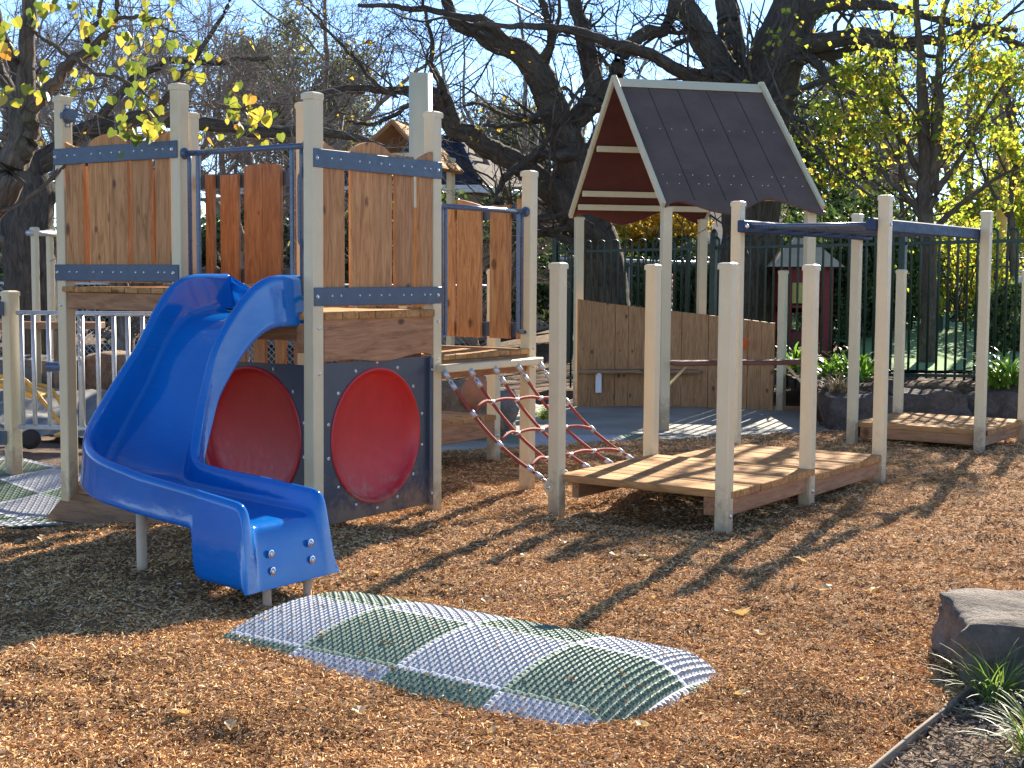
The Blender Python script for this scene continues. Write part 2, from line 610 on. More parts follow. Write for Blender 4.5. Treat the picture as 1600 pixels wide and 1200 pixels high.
def tile_mat(name, col, sc=1.0):
    m, nt, bs = nmat(name)
    co = objco(nt)
    n = noise(nt, co, 3, 5, .7)
    c = ramp(nt, n, [(.3, tuple(q * .75 for q in col)), (.7, tuple(q * 1.25 for q in col))])
    nt.links.new(c, bs.inputs['Base Color']); bs.inputs['Roughness'].default_value = .9; bs.inputs['Specular IOR Level'].default_value = .1
    w = nt.nodes.new('ShaderNodeTexWave'); w.bands_direction = 'Z'; w.wave_profile = 'SAW'
    w.inputs['Scale'].default_value = 2.6 * sc
    nt.links.new(co, w.inputs['Vector'])
    bump(nt, bs, w.outputs['Fac'], .9, .06)
    return m


M['rooftile'] = tile_mat('navy_roof_tile', (.035, .042, .06))
M['rooftile_tan_and_sunlit'] = tile_mat('grey_and_sunlit_roof_tile', (.15, .13, .105))  # real tile of the far roofs, and painted sunlight on the navy roof
M['sheet'] = painted('grey_sheet', (.19, .185, .17), .7, .2, .2, 5, 0, 0)
M['render'] = painted('house_wall', (.36, .31, .26), .85, .2, .1, 4)
M['kiosk_red'] = painted('kiosk_red_paint', (.19, .015, .021), .5, .4, .15, 6)

# ------------------------------------------------------------------ vectorised tubes / trees
def tubes_np(P, Rd, n=3):
    """P (N,K,3), Rd (N,K) -> verts, quads, gr"""
    N, K, _ = P.shape
    T = np.gradient(P, axis=1)
    T /= np.linalg.norm(T, axis=2, keepdims=True) + 1e-9
    ref = np.where(np.abs(T[..., 2:3]) < .9, np.array([0, 0, 1.]), np.array([1., 0, 0]))
    A = np.cross(T, ref); A /= np.linalg.norm(A, axis=2, keepdims=True) + 1e-9
    B = np.cross(T, A)
    t = np.arange(n) * 2 * np.pi / n
    cs, sn = np.cos(t), np.sin(t)
    off = A[:, :, None, :] * cs[None, None, :, None] + B[:, :, None, :] * sn[None, None, :, None]
    V_ = P[:, :, None, :] + off * Rd[:, :, None, None]
    L = np.concatenate([np.zeros((N, 1)), np.cumsum(np.linalg.norm(np.diff(P, axis=1), axis=2), axis=1)], 1)
    gr = np.stack([np.broadcast_to(L[:, :, None], (N, K, n)) + rng.random((N, 1, 1)) * 10,
                   Rd[:, :, None] * cs + rng.random((N, 1, 1)) * 10, Rd[:, :, None] * sn + np.zeros((N, K, n))], -1)
    idx = np.arange(N * K * n).reshape(N, K, n)
    j = np.roll(np.arange(n), -1)
    q = np.stack([idx[:, :-1, :], idx[:, :-1][:, :, j], idx[:, 1:][:, :, j], idx[:, 1:, :]], -1).reshape(-1, 4)
    return V_.reshape(-1, 3), q, gr.reshape(-1, 3)


def resample(P, K):
    P = np.asarray(P, float)
    d = np.concatenate([[0], np.cumsum(np.linalg.norm(np.diff(P[:, :3], axis=0), axis=1))])
    t = np.linspace(0, d[-1], K)
    return np.stack([np.interp(t, d, P[:, c]) for c in range(P.shape[1])], 1)


def smoothline(P, K, jit=0.):
    """Catmull-ish smoothing + resample; P (n,4) xyz r"""
    Q = resample(P, K)
    for _ in range(2):
        Q[1:-1] = (Q[:-2] + 2 * Q[1:-1] + Q[2:]) / 4
    if jit:
        w = np.cumsum(rng.normal(0, jit, (K, 3)), axis=0)
        w -= np.linspace(0, 1, K)[:, None] * w[-1]
        Q[:, :3] += w
    return Q


def spawn(P, Rd, m, lr, ang, rr, K, up=.12, wob=.12, t0=.2, rmin=.002, droop=0., lenabs=None, tap=.45):
    """children of branches P (N,K0,3): m each -> (N*m,K,3), radii"""
    N, K0, _ = P.shape
    t = t0 + (1 - t0) * rng.random((N, m))
    f = t * (K0 - 1); i = np.minimum(f.astype(int), K0 - 2); w = (f - i)[..., None]
    a = np.arange(N)[:, None]
    base = P[a, i] * (1 - w) + P[a, i + 1] * w
    rb = Rd[a, i] * (1 - w[..., 0]) + Rd[a, i + 1] * w[..., 0]
    T = P[a, i + 1] - P[a, i]; T /= np.linalg.norm(T, axis=-1, keepdims=True) + 1e-9
    rnd = rng.normal(0, 1, (N, m, 3))
    S = rnd - T * (rnd * T).sum(-1, keepdims=True); S /= np.linalg.norm(S, axis=-1, keepdims=True) + 1e-9
    an = R(ang) * (.6 + .8 * rng.random((N, m, 1)))
    D = T * np.cos(an) + S * np.sin(an)
    L = np.linalg.norm(np.diff(P, axis=1), axis=2).sum(1)
    if lenabs:
        ln = lenabs * (.45 + .9 * rng.random((N, m)))
    else:
        ln = L[:, None] * lr * (.5 + .8 * rng.random((N, m))) * (1.15 - .55 * t)
    base = base.reshape(-1, 3); D = D.reshape(-1, 3); ln = ln.reshape(-1); rb = rb.reshape(-1)
    Q = np.zeros((N * m, K, 3)); Q[:, 0] = base
    d = D.copy()
    st = ln / (K - 1)
    for k in range(1, K):
        d = d + rng.normal(0, wob, d.shape) + np.array([0, 0, up - droop * k])
        d /= np.linalg.norm(d, axis=1, keepdims=True)
        Q[:, k] = Q[:, k - 1] + d * st[:, None]
    r0 = np.maximum(rb * rr, rmin)
    rad = r0[:, None] * np.linspace(1, tap, K)[None]
    return Q, np.maximum(rad, rmin * .7)


def leaves_np(Cn, size, flat=.35, hang=0., shape=4):
    """small folded leaves at centres Cn -> verts, quads (two quads per leaf)"""
    n = len(Cn)
    d = rng.normal(0, 1, (n, 3)); d[:, 2] -= hang
    d /= np.linalg.norm(d, axis=1, keepdims=True)
    s = rng.normal(0, 1, (n, 3)); s -= d * (s * d).sum(1, keepdims=True); s /= np.linalg.norm(s, axis=1, keepdims=True)
    nn = np.cross(d, s)
    L = size * (.6 + .7 * rng.random((n, 1))); W = L * (.34 + .12 * rng.random((n, 1)))
    fold = W * .35
    v = np.stack([Cn, Cn + d * L * .35 + s * W + nn * fold, Cn + d * L, Cn + d * L * .35 - s * W + nn * fold, Cn + d * L * .5], 1)
    idx = np.arange(n)[:, None] * 5
    q = np.concatenate([idx + np.array([[0, 1, 2, 4]]), idx + np.array([[0, 4, 2, 3]])], 0)
    return v.reshape(-1, 3), q


def cat_mesh(parts):
    Vs, Fs, Gs, o = [], [], [], 0
    for V_, F_, G_ in parts:
        Vs.append(V_); Fs.append(F_ + o); Gs.append(G_); o += len(V_)
    return np.concatenate(Vs), np.concatenate(Fs), np.concatenate(Gs)


def limb(pts, Y0, Y1=None):
    """traced limb: (x, y, width in px) list -> (n,4) xyz r at real depth"""
    Y1 = Y0 if Y1 is None else Y1
    out = []
    for i, (x, y, w) in enumerate(pts):
        Y = Y0 + (Y1 - Y0) * i / (len(pts) - 1)
        p = at(x, y, Y)
        out.append([*p, w * Y / F / 2])
    return np.array(out)


def build_tree(name, label, limbs, levels, bmat, leaf=None, base=None, group=None, twigmat=None, zmax=6.0, cat='tree', zkeep=.12):
    """limbs: list of (n,4); levels: list of spawn kwargs; returns the thing"""
    b = base if base is not None else limbs[0][0][:3]
    root = thing(name, label, cat, b, group)
    parts = []
    P0 = []
    for i, L in enumerate(limbs):
        if i:
            d0 = L[0][:3] - L[1][:3]; d0 = d0 / np.linalg.norm(d0)
            L = np.concatenate([[[*(L[0][:3] + d0 * L[0][3] * 1.1), L[0][3] * .15]], [[*(L[0][:3] + d0 * L[0][3] * .7), L[0][3] * .62]], L])
        K = max(14, int(len(L) * 6))
        Q = smoothline(L, K, .008 if len(L) > 4 else .004)
        n = 22 if L[min(2, len(L) - 1)][3] > .12 else (12 if L[min(2, len(L) - 1)][3] > .04 else 7)
        V_, q, G_ = tubes_np(Q[None, :, :3], Q[None, :, 3], n)
        # furrows and knobs
        if L[min(2, len(L) - 1)][3] > .05:
            for k in range(len(V_)):
                c = Q[k // n, :3]; dd = V_[k] - c
                s_ = 1 + (.07 if base is not None and base[1] < 10 else .12) * mnoise.noise(Vector(V_[k] * np.array([3.5, 3.5, 1.2]))) + .07 * mnoise.noise(Vector(V_[k] * np.array([11., 11., 3.])))
                V_[k] = c + dd * s_
        parts.append((V_, q, G_))
        P0.append(smoothline(L, 14))
    V_, q, G_ = cat_mesh(parts)
    npmesh('trunk', V_, q, bmat, root, True, G_)
    P = np.stack([Q[:, :3] for Q in P0]); Rd = np.stack([Q[:, 3] for Q in P0])
    tw, tips = [], None
    for i, kw in enumerate(levels):
        P, Rd = spawn(P, Rd, **kw)
        kp = (P[:, -1, 2] < zmax) | (rng.random(len(P)) < zkeep)
        P, Rd = P[kp], Rd[kp]
        n = 5 if (i == 0) else (4 if i == 1 and len(P) < 3000 else 3)
        tw.append(tubes_np(P, Rd, n))
        tips = P
    if tw:
        V_, q, G_ = cat_mesh(tw)
        o = npmesh('branches', V_, q, twigmat or bmat, root, False, G_)
    if leaf:
        lm, per, size, hang, keep = leaf
        Kt = tips.shape[1]
        sel = rng.random(len(tips)) < keep
        T = tips[sel]
        w = rng.random((len(T), per)) * .8 + .2
        f = w * (Kt - 1); ii = np.minimum(f.astype(int), Kt - 2); fr = (f - ii)[..., None]
        a = np.arange(len(T))[:, None]
        Cn = (T[a, ii] * (1 - fr) + T[a, ii + 1] * fr).reshape(-1, 3) + rng.normal(0, size * .4, (len(T) * per, 3))
        V_, q = leaves_np(Cn, size, hang=hang)
        npmesh('leaves', V_, q, lm, root, False)
    return root


def bush(name, label, c, rad, n, size, mat, group=None, seed=0, hang=0., clumps=14, stems=True, cat='bush', stemmat=None):
    r_ = np.random.default_rng(seed + 100)
    root = thing(name, label, cat, (c[0], c[1], c[2] - rad[2]), group)
    cc = r_.normal(0, 1, (clumps, 3)); cc /= np.linalg.norm(cc, axis=1, keepdims=True)
    cc *= (.35 + .6 * r_.random((clumps, 1)))
    cr = .26 + .30 * r_.random(clumps)
    k = r_.integers(0, clumps, n)
    d = r_.normal(0, 1, (n, 3)); d /= np.linalg.norm(d, axis=1, keepdims=True)
    pos = cc[k] + d * (cr[k] * (.55 + .5 * r_.random(n)))[:, None]
    pos = pos * np.array(rad) + np.array(c)
    pos[:, 2] = np.maximum(pos[:, 2], c[2] - rad[2] + .02)
    V_, q = leaves_np(pos, size, hang=hang)
    npmesh('foliage', V_, q, mat, root)
    if stems:
        m = 14
        b0 = np.array([c[0], c[1], c[2] - rad[2] - .05])
        P = np.zeros((m, 5, 3))
        for i in range(m):
            e = np.array(c) + cc[i % clumps] * np.array(rad) * .9
            for k_ in range(5):
                t = k_ / 4
                P[i, k_] = b0 * (1 - t) + e * t + r_.normal(0, .04, 3) * (t > 0) + np.array([r_.normal(0, .08), r_.normal(0, .08), 0]) * (1 - t)
        V_, q, G_ = tubes_np(P, np.linspace(.02, .006, 5)[None].repeat(m, 0), 5)
        npmesh('stem', V_, q, stemmat or M['bark_young'], root, True, G_)
    return root


# ================================================================== SETTING: ground
def grid_mesh(name, x0, x1, y0, y1, nx, ny, zf, keep, mat, label_kind='structure'):
    xs = np.linspace(x0, x1, nx); ys = np.linspace(y0, y1, ny)
    X, Y = np.meshgrid(xs, ys)
    Zv = zf(X, Y)
    V_ = np.stack([X, Y, Zv], -1).reshape(-1, 3)
    idx = np.arange(nx * ny).reshape(ny, nx)
    q = np.stack([idx[:-1, :-1], idx[:-1, 1:], idx[1:, 1:], idx[1:, :-1]], -1).reshape(-1, 4)
    if keep is not None:
        cx = V_[q].mean(1)
        q = q[keep(cx[:, 0], cx[:, 1])]
        used = np.unique(q)
        mp = np.full(len(V_), -1); mp[used] = np.arange(len(used))
        V_ = V_[used]; q = mp[q]
    o = npmesh(name, V_, q, mat, None, True)
    o['kind'] = label_kind
    return o


def npnoise(X, Y, sc, seed=0.):
    out = np.zeros(X.size)
    xf, yf = X.ravel(), Y.ravel()
    for i in range(X.size):
        out[i] = mnoise.noise(Vector((xf[i] * sc, yf[i] * sc, seed)))
    return out.reshape(X.shape)


def edge_x(y):
    return 1.123 + (y - 4.163) * .678


def back_edge(x):
    return np.interp(x, [-6, -2.75, -2.45, -1.2, -.6, .35, 1.2, 2.2, 3.3, 4.2, 9], [8.55, 8.75, 10.3, 11.0, 11.75, 12.6, 13.15, 13.7, 14.35, 14.75, 14.9])


def mulch_keep(x, y):
    return (y < back_edge(x)) & ~((x > edge_x(y)) & (y < 5.3) & (x > 0.4))


def zmulch(X, Y):
    du, dv = X - C0[0], Y - C0[1]
    q = np.maximum(np.abs(du * U[0] + dv * U[1] - 2.18) / 1.08, np.abs(du * V[0] + dv * V[1] + 1.64) / .72)
    calm = .12 + .88 * ss(.95, 1.3, q)      # raked level under and round the mat
    return hgt(X, Y) - .012 * (1 - calm) + calm * (.022 * npnoise(X, Y, .75, 12.) + .024 * npnoise(X, Y, 1.7, 2.) + .030 * npnoise(X, Y, 4.3, 7.) + .014 * npnoise(X, Y, 11., 4.))


# large ground sheet: rings out to the horizon
def big_ground():
    xs = np.concatenate([[-600, -250, -100, -50], np.linspace(-24, 24, 97), [50, 100, 250, 600]])
    ys = np.concatenate([[-100, -30, -8], np.linspace(-2, 40, 85), [60, 100, 200, 400, 900]])
    X, Y = np.meshgrid(xs, ys)
    near = np.exp(-(X / 16) ** 2) * (Y > 0) * (Y < 40)
    Zv = hgt(X, Y) - .05 + near * (.03 * np.sin(X * 1.3 + Y * .7)) * ss(15, 20, Y)
    Zv = Zv + .5 * ss(19, 34, Y) * ss(-9, -3, -np.abs(X - 6))
    V_ = np.stack([X, Y, Zv], -1).reshape(-1, 3)
    ny, nx = X.shape
    idx = np.arange(nx * ny).reshape(ny, nx)
    q = np.stack([idx[:-1, :-1], idx[:-1, 1:], idx[1:, 1:], idx[1:, :-1]], -1).reshape(-1, 4)
    o = npmesh('ground', V_, q, M['litter'], None, True)
    o['kind'] = 'structure'


big_ground()
grid_mesh('mulch_ground', -6, 9, 1.5, 15.0, 376, 338, zmulch, mulch_keep, M['mulch'])
grid_mesh('garden_ground', .6, 4.5, 1.5, 5.6, 60, 60, lambda X, Y: hgt(X, Y) - .012 + .012 * npnoise(X, Y, 6., 3.),
          lambda x, y: (x > edge_x(y) + .0), M['soil'])
grid_mesh('path', -2.2, 3.7, 10.4, 17.3, 60, 70, lambda X, Y: hgt(X, Y) - .018, lambda x, y: (y > back_edge(x) - .5), M['path'])
grid_mesh('soil_ground', -9.5, -2.2, 9.2, 15.5, 70, 60, lambda X, Y: hgt(X, Y) + .0 + .05 * npnoise(X, Y, 1.5, 9.) - .02, lambda x, y: (y > 9.9 + .12 * (x + 2.2)), M['soil'])
# raised garden bed behind the rocks, right
grid_mesh('garden_bed', 3.3, 12, 14.95, 19.9, 90, 60, lambda X, Y: -.05 + .36 * ss(14.95, 15.35, Y) + .03 * npnoise(X, Y, 2.5, 5.), lambda x, y: x > 3.3 + (y - 15) * .0, M['litter'])
grid_mesh('lawn', 4.6, 13, 17.0, 27, 60, 70, lambda X, Y: .34 + .045 * (Y - 17) + .01 * npnoise(X, Y, 3., 5.) + .02, lambda x, y: x > 4.6 + .25 * np.sin(y), M['turf'])


def chips(name, n, rmin, rmax, amax, keep, mat, zf, lmin, lmax, seed):
    r_ = np.random.default_rng(seed)
    rad = np.exp(r_.uniform(math.log(rmin), math.log(rmax), n))
    ang = r_.uniform(-amax, amax, n)
    x, y = rad * np.sin(ang), rad * np.cos(ang)
    k = keep(x, y); x, y, rad = x[k], y[k], rad[k]
    n = len(x)
    L = r_.uniform(lmin, lmax, n) * (.8 + .045 * rad); W = L * r_.uniform(.18, .42, n); H = W * r_.uniform(.25, .6, n)
    yaw = r_.uniform(0, 6.283, n); pit = r_.normal(0, .30, n); rol = r_.normal(0, .5, n)
    d = np.stack([np.cos(yaw) * np.cos(pit), np.sin(yaw) * np.cos(pit), np.sin(pit)], -1)
    s = np.stack([-np.sin(yaw), np.cos(yaw), np.zeros(n)], -1)
    nn = np.cross(d, s)
    s2 = s * np.cos(rol)[:, None] + nn * np.sin(rol)[:, None]; n2 = np.cross(d, s2)
    z = zf(x, y) + np.abs(np.sin(pit)) * L * .32 + r_.uniform(0, .008, n)
    c = np.stack([x, y, z], -1)
    e = lambda a, b, h: c + d * (L * a)[:, None] + s2 * (W * b)[:, None] + n2 * (H * h)[:, None]
    tw = r_.uniform(.2, .5, n)
    V_ = np.stack([e(-.5, -tw, -.5), e(-.46, tw, -.5), e(-.5, .05, .6), e(.5, -tw * .6, -.5), e(.46, tw * .8, -.4), e(.48, .0, .5)], 1)
    i = np.arange(n)[:, None] * 6
    q = np.concatenate([i + np.array([[0, 2, 5, 3]]), i + np.array([[2, 1, 4, 5]]), i + np.array([[1, 0, 3, 4]])], 0)
    o = npmesh(name, V_.reshape(-1, 3), q, mat)
    o['kind'] = 'stuff'
    return o


# height lookup for the chips (bilinear on a coarse grid of zmulch)
_gx = np.linspace(-7, 10, 426); _gy = np.linspace(1, 16, 376)
_GX, _GY = np.meshgrid(_gx, _gy)
_GZ = zmulch(_GX, _GY)


def zlook(x, y):
    fx = np.clip((x + 7) / 17 * 425, 0, 424.99); fy = np.clip((y - 1) / 15 * 375, 0, 374.99)
    i, j = fx.astype(int), fy.astype(int); a, b = fx - i, fy - j
    return (_GZ[j, i] * (1 - a) * (1 - b) + _GZ[j, i + 1] * a * (1 - b) + _GZ[j + 1, i] * (1 - a) * b + _GZ[j + 1, i + 1] * a * b) + .002


chips('mulch', 420000, 3.3, 15.5, R(26), mulch_keep, M['chips'], zlook, .006, .025, 5)
chips('bark_mulch', 42000, 3.4, 6.0, R(27), lambda x, y: (x > edge_x(y) + .02) & (y < 5.6), M['darkchips'], lambda x, y: hgt(x, y) - .004, .008, .034, 6)

# ================================================================== PLAY TOWER
PW = .083
BOLTM = lambda k: [M[k], M['bolt']]


def post(parent, u, v, z0, z1, yaw=None, w=PW, name='post', mat='post', axes=(U, V)):
    mb = MB()
    p = g(u, v) if yaw is None else np.array([u, v, 0.])
    a, b = axes
    lean = np.array([random.uniform(-.003, .003), random.uniform(-.003, .003), 1.]); lean /= np.linalg.norm(lean)
    mb.box(p + Z * (z0 + z1) / 2, a, b, lean, w, w, z1 - z0, .006, 2)
    o = mb.build(name, M[mat], parent)
    cp = MB()
    t = p + Z * z1
    h = w / 2 + .004
    rings = [(h, -.022), (h, .004), (h * .93, .012), (h * .55, .019)]
    vs, fs = [], []
    for r, dz in rings:
        for sx, sy in ((-1, -1), (1, -1), (1, 1), (-1, 1)):
            vs.append(t + a * sx * r + b * sy * r + Z * dz)
    for i in range(3):
        for j in range(4):
            k = (j + 1) % 4
            fs.append((i * 4 + j, i * 4 + k, (i + 1) * 4 + k, (i + 1) * 4 + j))
    fs.append((12, 13, 14, 15)); fs.append((3, 2, 1, 0))
    cp.add(vs, fs)
    c = cp.build('post_cap', M[mat], parent)
    under(c, o)
    return o


def boards(parent, u0, u1, v0, v1, ztop, n, along='u', th=.032, mat='deck', name='deck', over=0., gap=.006):
    mb = MB()
    for i in range(n):
        if along == 'u':
            w = (v1 - v0) / n
            c = g((u0 + u1) / 2 + random.uniform(-.004, .004), v0 + w * (i + .5), ztop - th / 2 + random.uniform(-.0015, .0015))
            mb.box(c, U, V, Z, u1 - u0 + 2 * over, w - gap, th, .004, 0)
        else:
            w = (u1 - u0) / n
            c = g(u0 + w * (i + .5), (v0 + v1) / 2 + random.uniform(-.004, .004), ztop - th / 2 + random.uniform(-.0015, .0015))
            mb.box(c, U, V, Z, w - gap, v1 - v0 + 2 * over, th, .004, 1)
    return mb.build(name, M[mat], parent)


def beam(parent, p0, p1, w, h, mat='beam', name='beam', bev=.005):
    p0, p1 = np.array(p0, float), np.array(p1, float)
    d = p1 - p0; L = np.linalg.norm(d); d /= L
    s = np.cross(Z, d); s /= np.linalg.norm(s); t = np.cross(d, s)
    mb = MB(); mb.box((p0 + p1) / 2, d, s, t, L, w, h, bev, 0)
    return mb.build(name, M[mat], parent)


WAVE = [(.05, .205, .045, .012, .004), (.262, .44, .018, .062, .074), (.443, .60, .074, .060, .014),
        (.635, .79, .018, .016, .018), (.835, .95, .012, .040, .062)]


def guard_panel(parent, a, b, out, z0, z1, mat='wood', wave=WAVE, strip_front=True, seed=0):
    """planks between posts a and b (u, v pairs); out = outward normal; strips over the posts"""
    a3, b3 = g(*a), g(*b)
    d = b3 - a3; L = np.linalg.norm(d); d = d / L
    mb = MB()
    rs = random.Random(seed)
    sg = 1 if strip_front else -1
    for (s0, s1, t0, tm, t1) in wave:
        x0, x1 = s0 * L, s1 * L
        o = []
        o += [(x0, z0 - .012), (x1, z0 - .012)]
        for k in range(5):
            t = 1 - k / 4
            # quadratic through t0, tm, t1
            y = t0 * (1 - t) * (1 - 2 * t) + tm * 4 * t * (1 - t) + t1 * t * (2 * t - 1)
            o.append((x0 + (x1 - x0) * t, z1 + y))
        mb.prism(o, a3 + out * (.022 + rs.uniform(-.003, .003)) * sg, d, Z, out, .024, 0, 1)
    pn = mb.build('guard_planks', M[mat], parent)
    for zz in (z0 + .05, z1 - .05):
        st = MB()
        x0, x1 = -.046, L + .03
        st.box(a3 + d * (x0 + x1) / 2 + out * (.047 if strip_front else -.001 - .022 * 0 - .0) + Z * zz, d, Z, out, x1 - x0, .104, .007, .003)
        if strip_front:
            for f in (-.02, L - .012):
                st.bolt(a3 + d * f + out * .0505 + Z * zz, out, .010)
            for (s0, s1, *_r) in wave:
                for q in (.28, .72):
                    st.bolt(a3 + d * (s0 + (s1 - s0) * q) * L + out * .0505 + Z * (zz + .004), out, .0055)
        s = st.build('mounting_strip', BOLTM('strip'), parent)
        under(s, pn)
    return pn


tower = thing('play_tower', 'two storey wooden play tower with cream posts, plank guards and round red panels', 'play tower', g(-.55, .5))
MOD = 1.09
A_, B_, C_, D_ = (-2.19, 0), (-1.09, 0), (0, 0), (0, MOD)
A2, B2, P_, B3, Q3 = (-2.19, MOD), (-1.09, MOD), (0, 2.16), (-1.09, 2.16), (-1.09, 3.27)
HT, DZ = 2.487, .127
for (u, v), zt in ((A_, HT + DZ), (B_, HT + DZ), (C_, HT), (D_, HT), (A2, HT + DZ), (B2, HT + DZ)):
    post(tower, u, v, -.4, zt)
post(tower, *P_, -.4, 2.19); post(tower, *B3, -.4, 2.19); post(tower, *Q3, -.4, 1.52)
# guards
guard_panel(tower, A_, B_, -V, 1.315 + DZ, 2.195 + DZ - .035, seed=1)
guard_panel(tower, C_, D_, U, 1.315, 2.190, seed=2)
guard_panel(tower, A2, B2, V, 1.30 + DZ, 2.19, strip_front=True, seed=3, mat='wood_red',
            wave=[(.12, .195, 0, 0, 0), (.255, .415, -.01, -.01, -.01), (.47, .63, .04, .05, .055), (.632, .785, .055, .05, .04), (.91, .985, .0, .0, .0)])
guard_panel(tower, B3, P_, V, 1.06, 1.98, seed=4,
            wave=[(.05, .2, .0, .0, .0), (.23, .40, .02, .02, .02), (.42, .615, .05, .03, .0), (.69, .845, .0, -.005, 0), (.90, .985, .04, .04, .04)])
guard_panel(tower, A_, A2, -U, 1.315 + DZ, 2.19, seed=5)
# lower back lattice planks beneath the upper decks
lw = MB()
for i in range(11):
    x = -2.1 + i * .195
    lw.box(g(x, MOD, .98), U, V, Z, .115 + random.uniform(-.02, .02), .028, .62, .004, 2)
lw.build('lower_planks', M['wallwood'], tower)
# decks
boards(tower, -2.15, -1.05, -.035, MOD + .03, 1.275 + DZ, 9, 'v', .034, 'deck', 'deck', .03)
boards(tower, -1.04, .055, .046, MOD - .046, 1.278, 7, 'u', .045, 'deck', 'deck', .0)
boards(tower, -1.04, -.046, -.04, .043, 1.276, 1, 'u', .045, 'deck', 'deck', .0)
boards(tower, -1.05, .045, MOD + .06, 2.12, .985, 8, 'u', .034, 'deck', 'deck', .0)
boards(tower, -2.1, -1.04, 2.2, 3.24, .37, 7, 'u', .04, 'deck', 'step_deck', .0)
beam(tower, g(-1.06, 2.22, .27), g(-1.06, 3.22, .27), .04, .15, 'beam', 'fascia')
beam(tower, g(-2.12, -.02, 1.185 + DZ), g(-1.12, -.02, 1.185 + DZ), .045, .11, 'wood_red', 'joist')
beam(tower, g(-2.15, .10, 1.185 + DZ), g(-2.15, 1.0, 1.185 + DZ), .045, .11, 'wood_red', 'joist')
beam(tower, g(-1.04, .03, 1.17), g(-.05, .03, 1.17), .045, .12, 'wood_red', 'joist')
beam(tower, g(-.095, -.015, 1.13), g(-.045, -.015, 1.13), .05, .17, 'beam', 'joist_end')
beam(tower, g(0, 1.14, .89), g(0, 2.11, .89), .045, .12, 'beam', 'fascia')
# tall fascia under the C-D edge with a wavy lower edge
fa = MB()
ol = [(.045, 1.233), (.045, .995)]
for k in range(1, 12):
    t = k / 12
    ol.append((.045 + 1.0 * t, .985 + .015 * math.sin(t * 9) + .01 * t))
ol += [(1.045, .99), (1.045, 1.233)]
fa.prism([(x, z) for x, z in ol][::-1], g(.02, 0), V, Z, U, .04, 0, 0)
fa.build('fascia', M['beam'], tower)


def tunnel_panel(a, b, out, z0, z1, zc, rad, off):
    a3, b3 = g(*a), g(*b)
    d = b3 - a3; L = np.linalg.norm(d); d = d / L
    x0, x1 = .044, L - .044
    xc = L / 2 + off
    n = 64
    mb = MB()
    inner, outer = [], []
    for k in range(n):
        t = 2 * math.pi * k / n
        cx, cz = math.cos(t), math.sin(t)
        inner.append((xc + rad * cx, zc + rad * cz))
        s = 1e9
        if cx > 1e-6: s = min(s, (x1 - xc) / cx)
        if cx < -1e-6: s = min(s, (x0 - xc) / cx)
        if cz > 1e-6: s = min(s, (z1 - zc) / cz)
        if cz < -1e-6: s = min(s, (z0 - zc) / cz)
        outer.append((xc + s * cx, zc + s * cz))
    for sgn, (cx, cz) in enumerate(((x1, z1), (x0, z1), (x0, z0), (x1, z0))):
        k = min(range(n), key=lambda i: (outer[i][0] - cx) ** 2 + (outer[i][1] - cz) ** 2)
        outer[k] = (cx, cz)
    P = lambda q, h: a3 + d * q[0] + Z * q[1] + out * h
    vs = [P(q, .02) for q in inner] + [P(q, .02) for q in outer] + [P(q, .004) for q in inner] + [P(q, .004) for q in outer]
    fs = []
    for k in range(n):
        j = (k + 1) % n
        fs += [(k, n + k, n + j, j), (2 * n + k, 2 * n + j, 3 * n + j, 3 * n + k), (k, j, 2 * n + j, 2 * n + k), (n + k, 3 * n + k, 3 * n + j, n + j)]
    mb.add(vs, fs)
    for k in range(14):
        t = 2 * math.pi * (k + .5) / 14
        mb.bolt(P((xc + (rad + .035) * math.cos(t), zc + (rad + .035) * math.sin(t)), .02), out, .009)
    pn = mb.build('tunnel_panel', BOLTM('panel'), tower)
    # shallow dished red disc
    ds = MB()
    prof = [(rad + .004, .0235), (rad - .004, .030), (rad - .014, .027), (rad - .024, .004), (rad * .90, -.012), (rad * .80, -.026), (rad * .66, -.040), (rad * .5, -.051), (rad * .3, -.060), (rad * .12, -.0645), (.001, -.065)]
    ds.lathe(prof, a3 + d * xc + Z * zc, out, 96, 0, False)
    o = ds.build('red_dish', M['red'], tower, True)
    under(o, pn)
    return pn


tunnel_panel(C_, D_, U, .05, .985, .53, .405, -.02)
tunnel_panel(B_, C_, -V, .05, .975, .545, .405, .06)
# vertical channel beside post D
ch = MB(); ch.box(g(.03, MOD - .065, .51), U, V, Z, .03, .035, .93, .003)
for zz in (.12, .9): ch.bolt(g(.045, MOD - .065, zz), U, .009)
ch.build('channel', BOLTM('panel'), tower)
# rails and hoop handles at the slide opening (B-C)
zr = 2.212


def bent(pts, r=.04, n=5):
    """round the corners of a polyline"""
    pts = [np.array(p, float) for p in pts]
    out = [pts[0]]
    for i in range(1, len(pts) - 1):
        a, b, c = pts[i - 1], pts[i], pts[i + 1]
        da = (a - b) / np.linalg.norm(a - b); dc = (c - b) / np.linalg.norm(c - b)
        rr = min(r, np.linalg.norm(a - b) * .45, np.linalg.norm(c - b) * .45)
        p0, p1 = b + da * rr, b + dc * rr
        for k in range(n + 1):
            t = k / n
            out.append((1 - t) ** 2 * p0 + 2 * t * (1 - t) * b + t * t * p1)
    out.append(pts[-1])
    return out


def flange(mb, p, ax, r=.035):
    mb.lathe([(r, 0), (r, .007), (r * .62, .010), (r * .6, .02)], p, ax, 14)
    s = np.cross(ax, Z); s = s / np.linalg.norm(s)


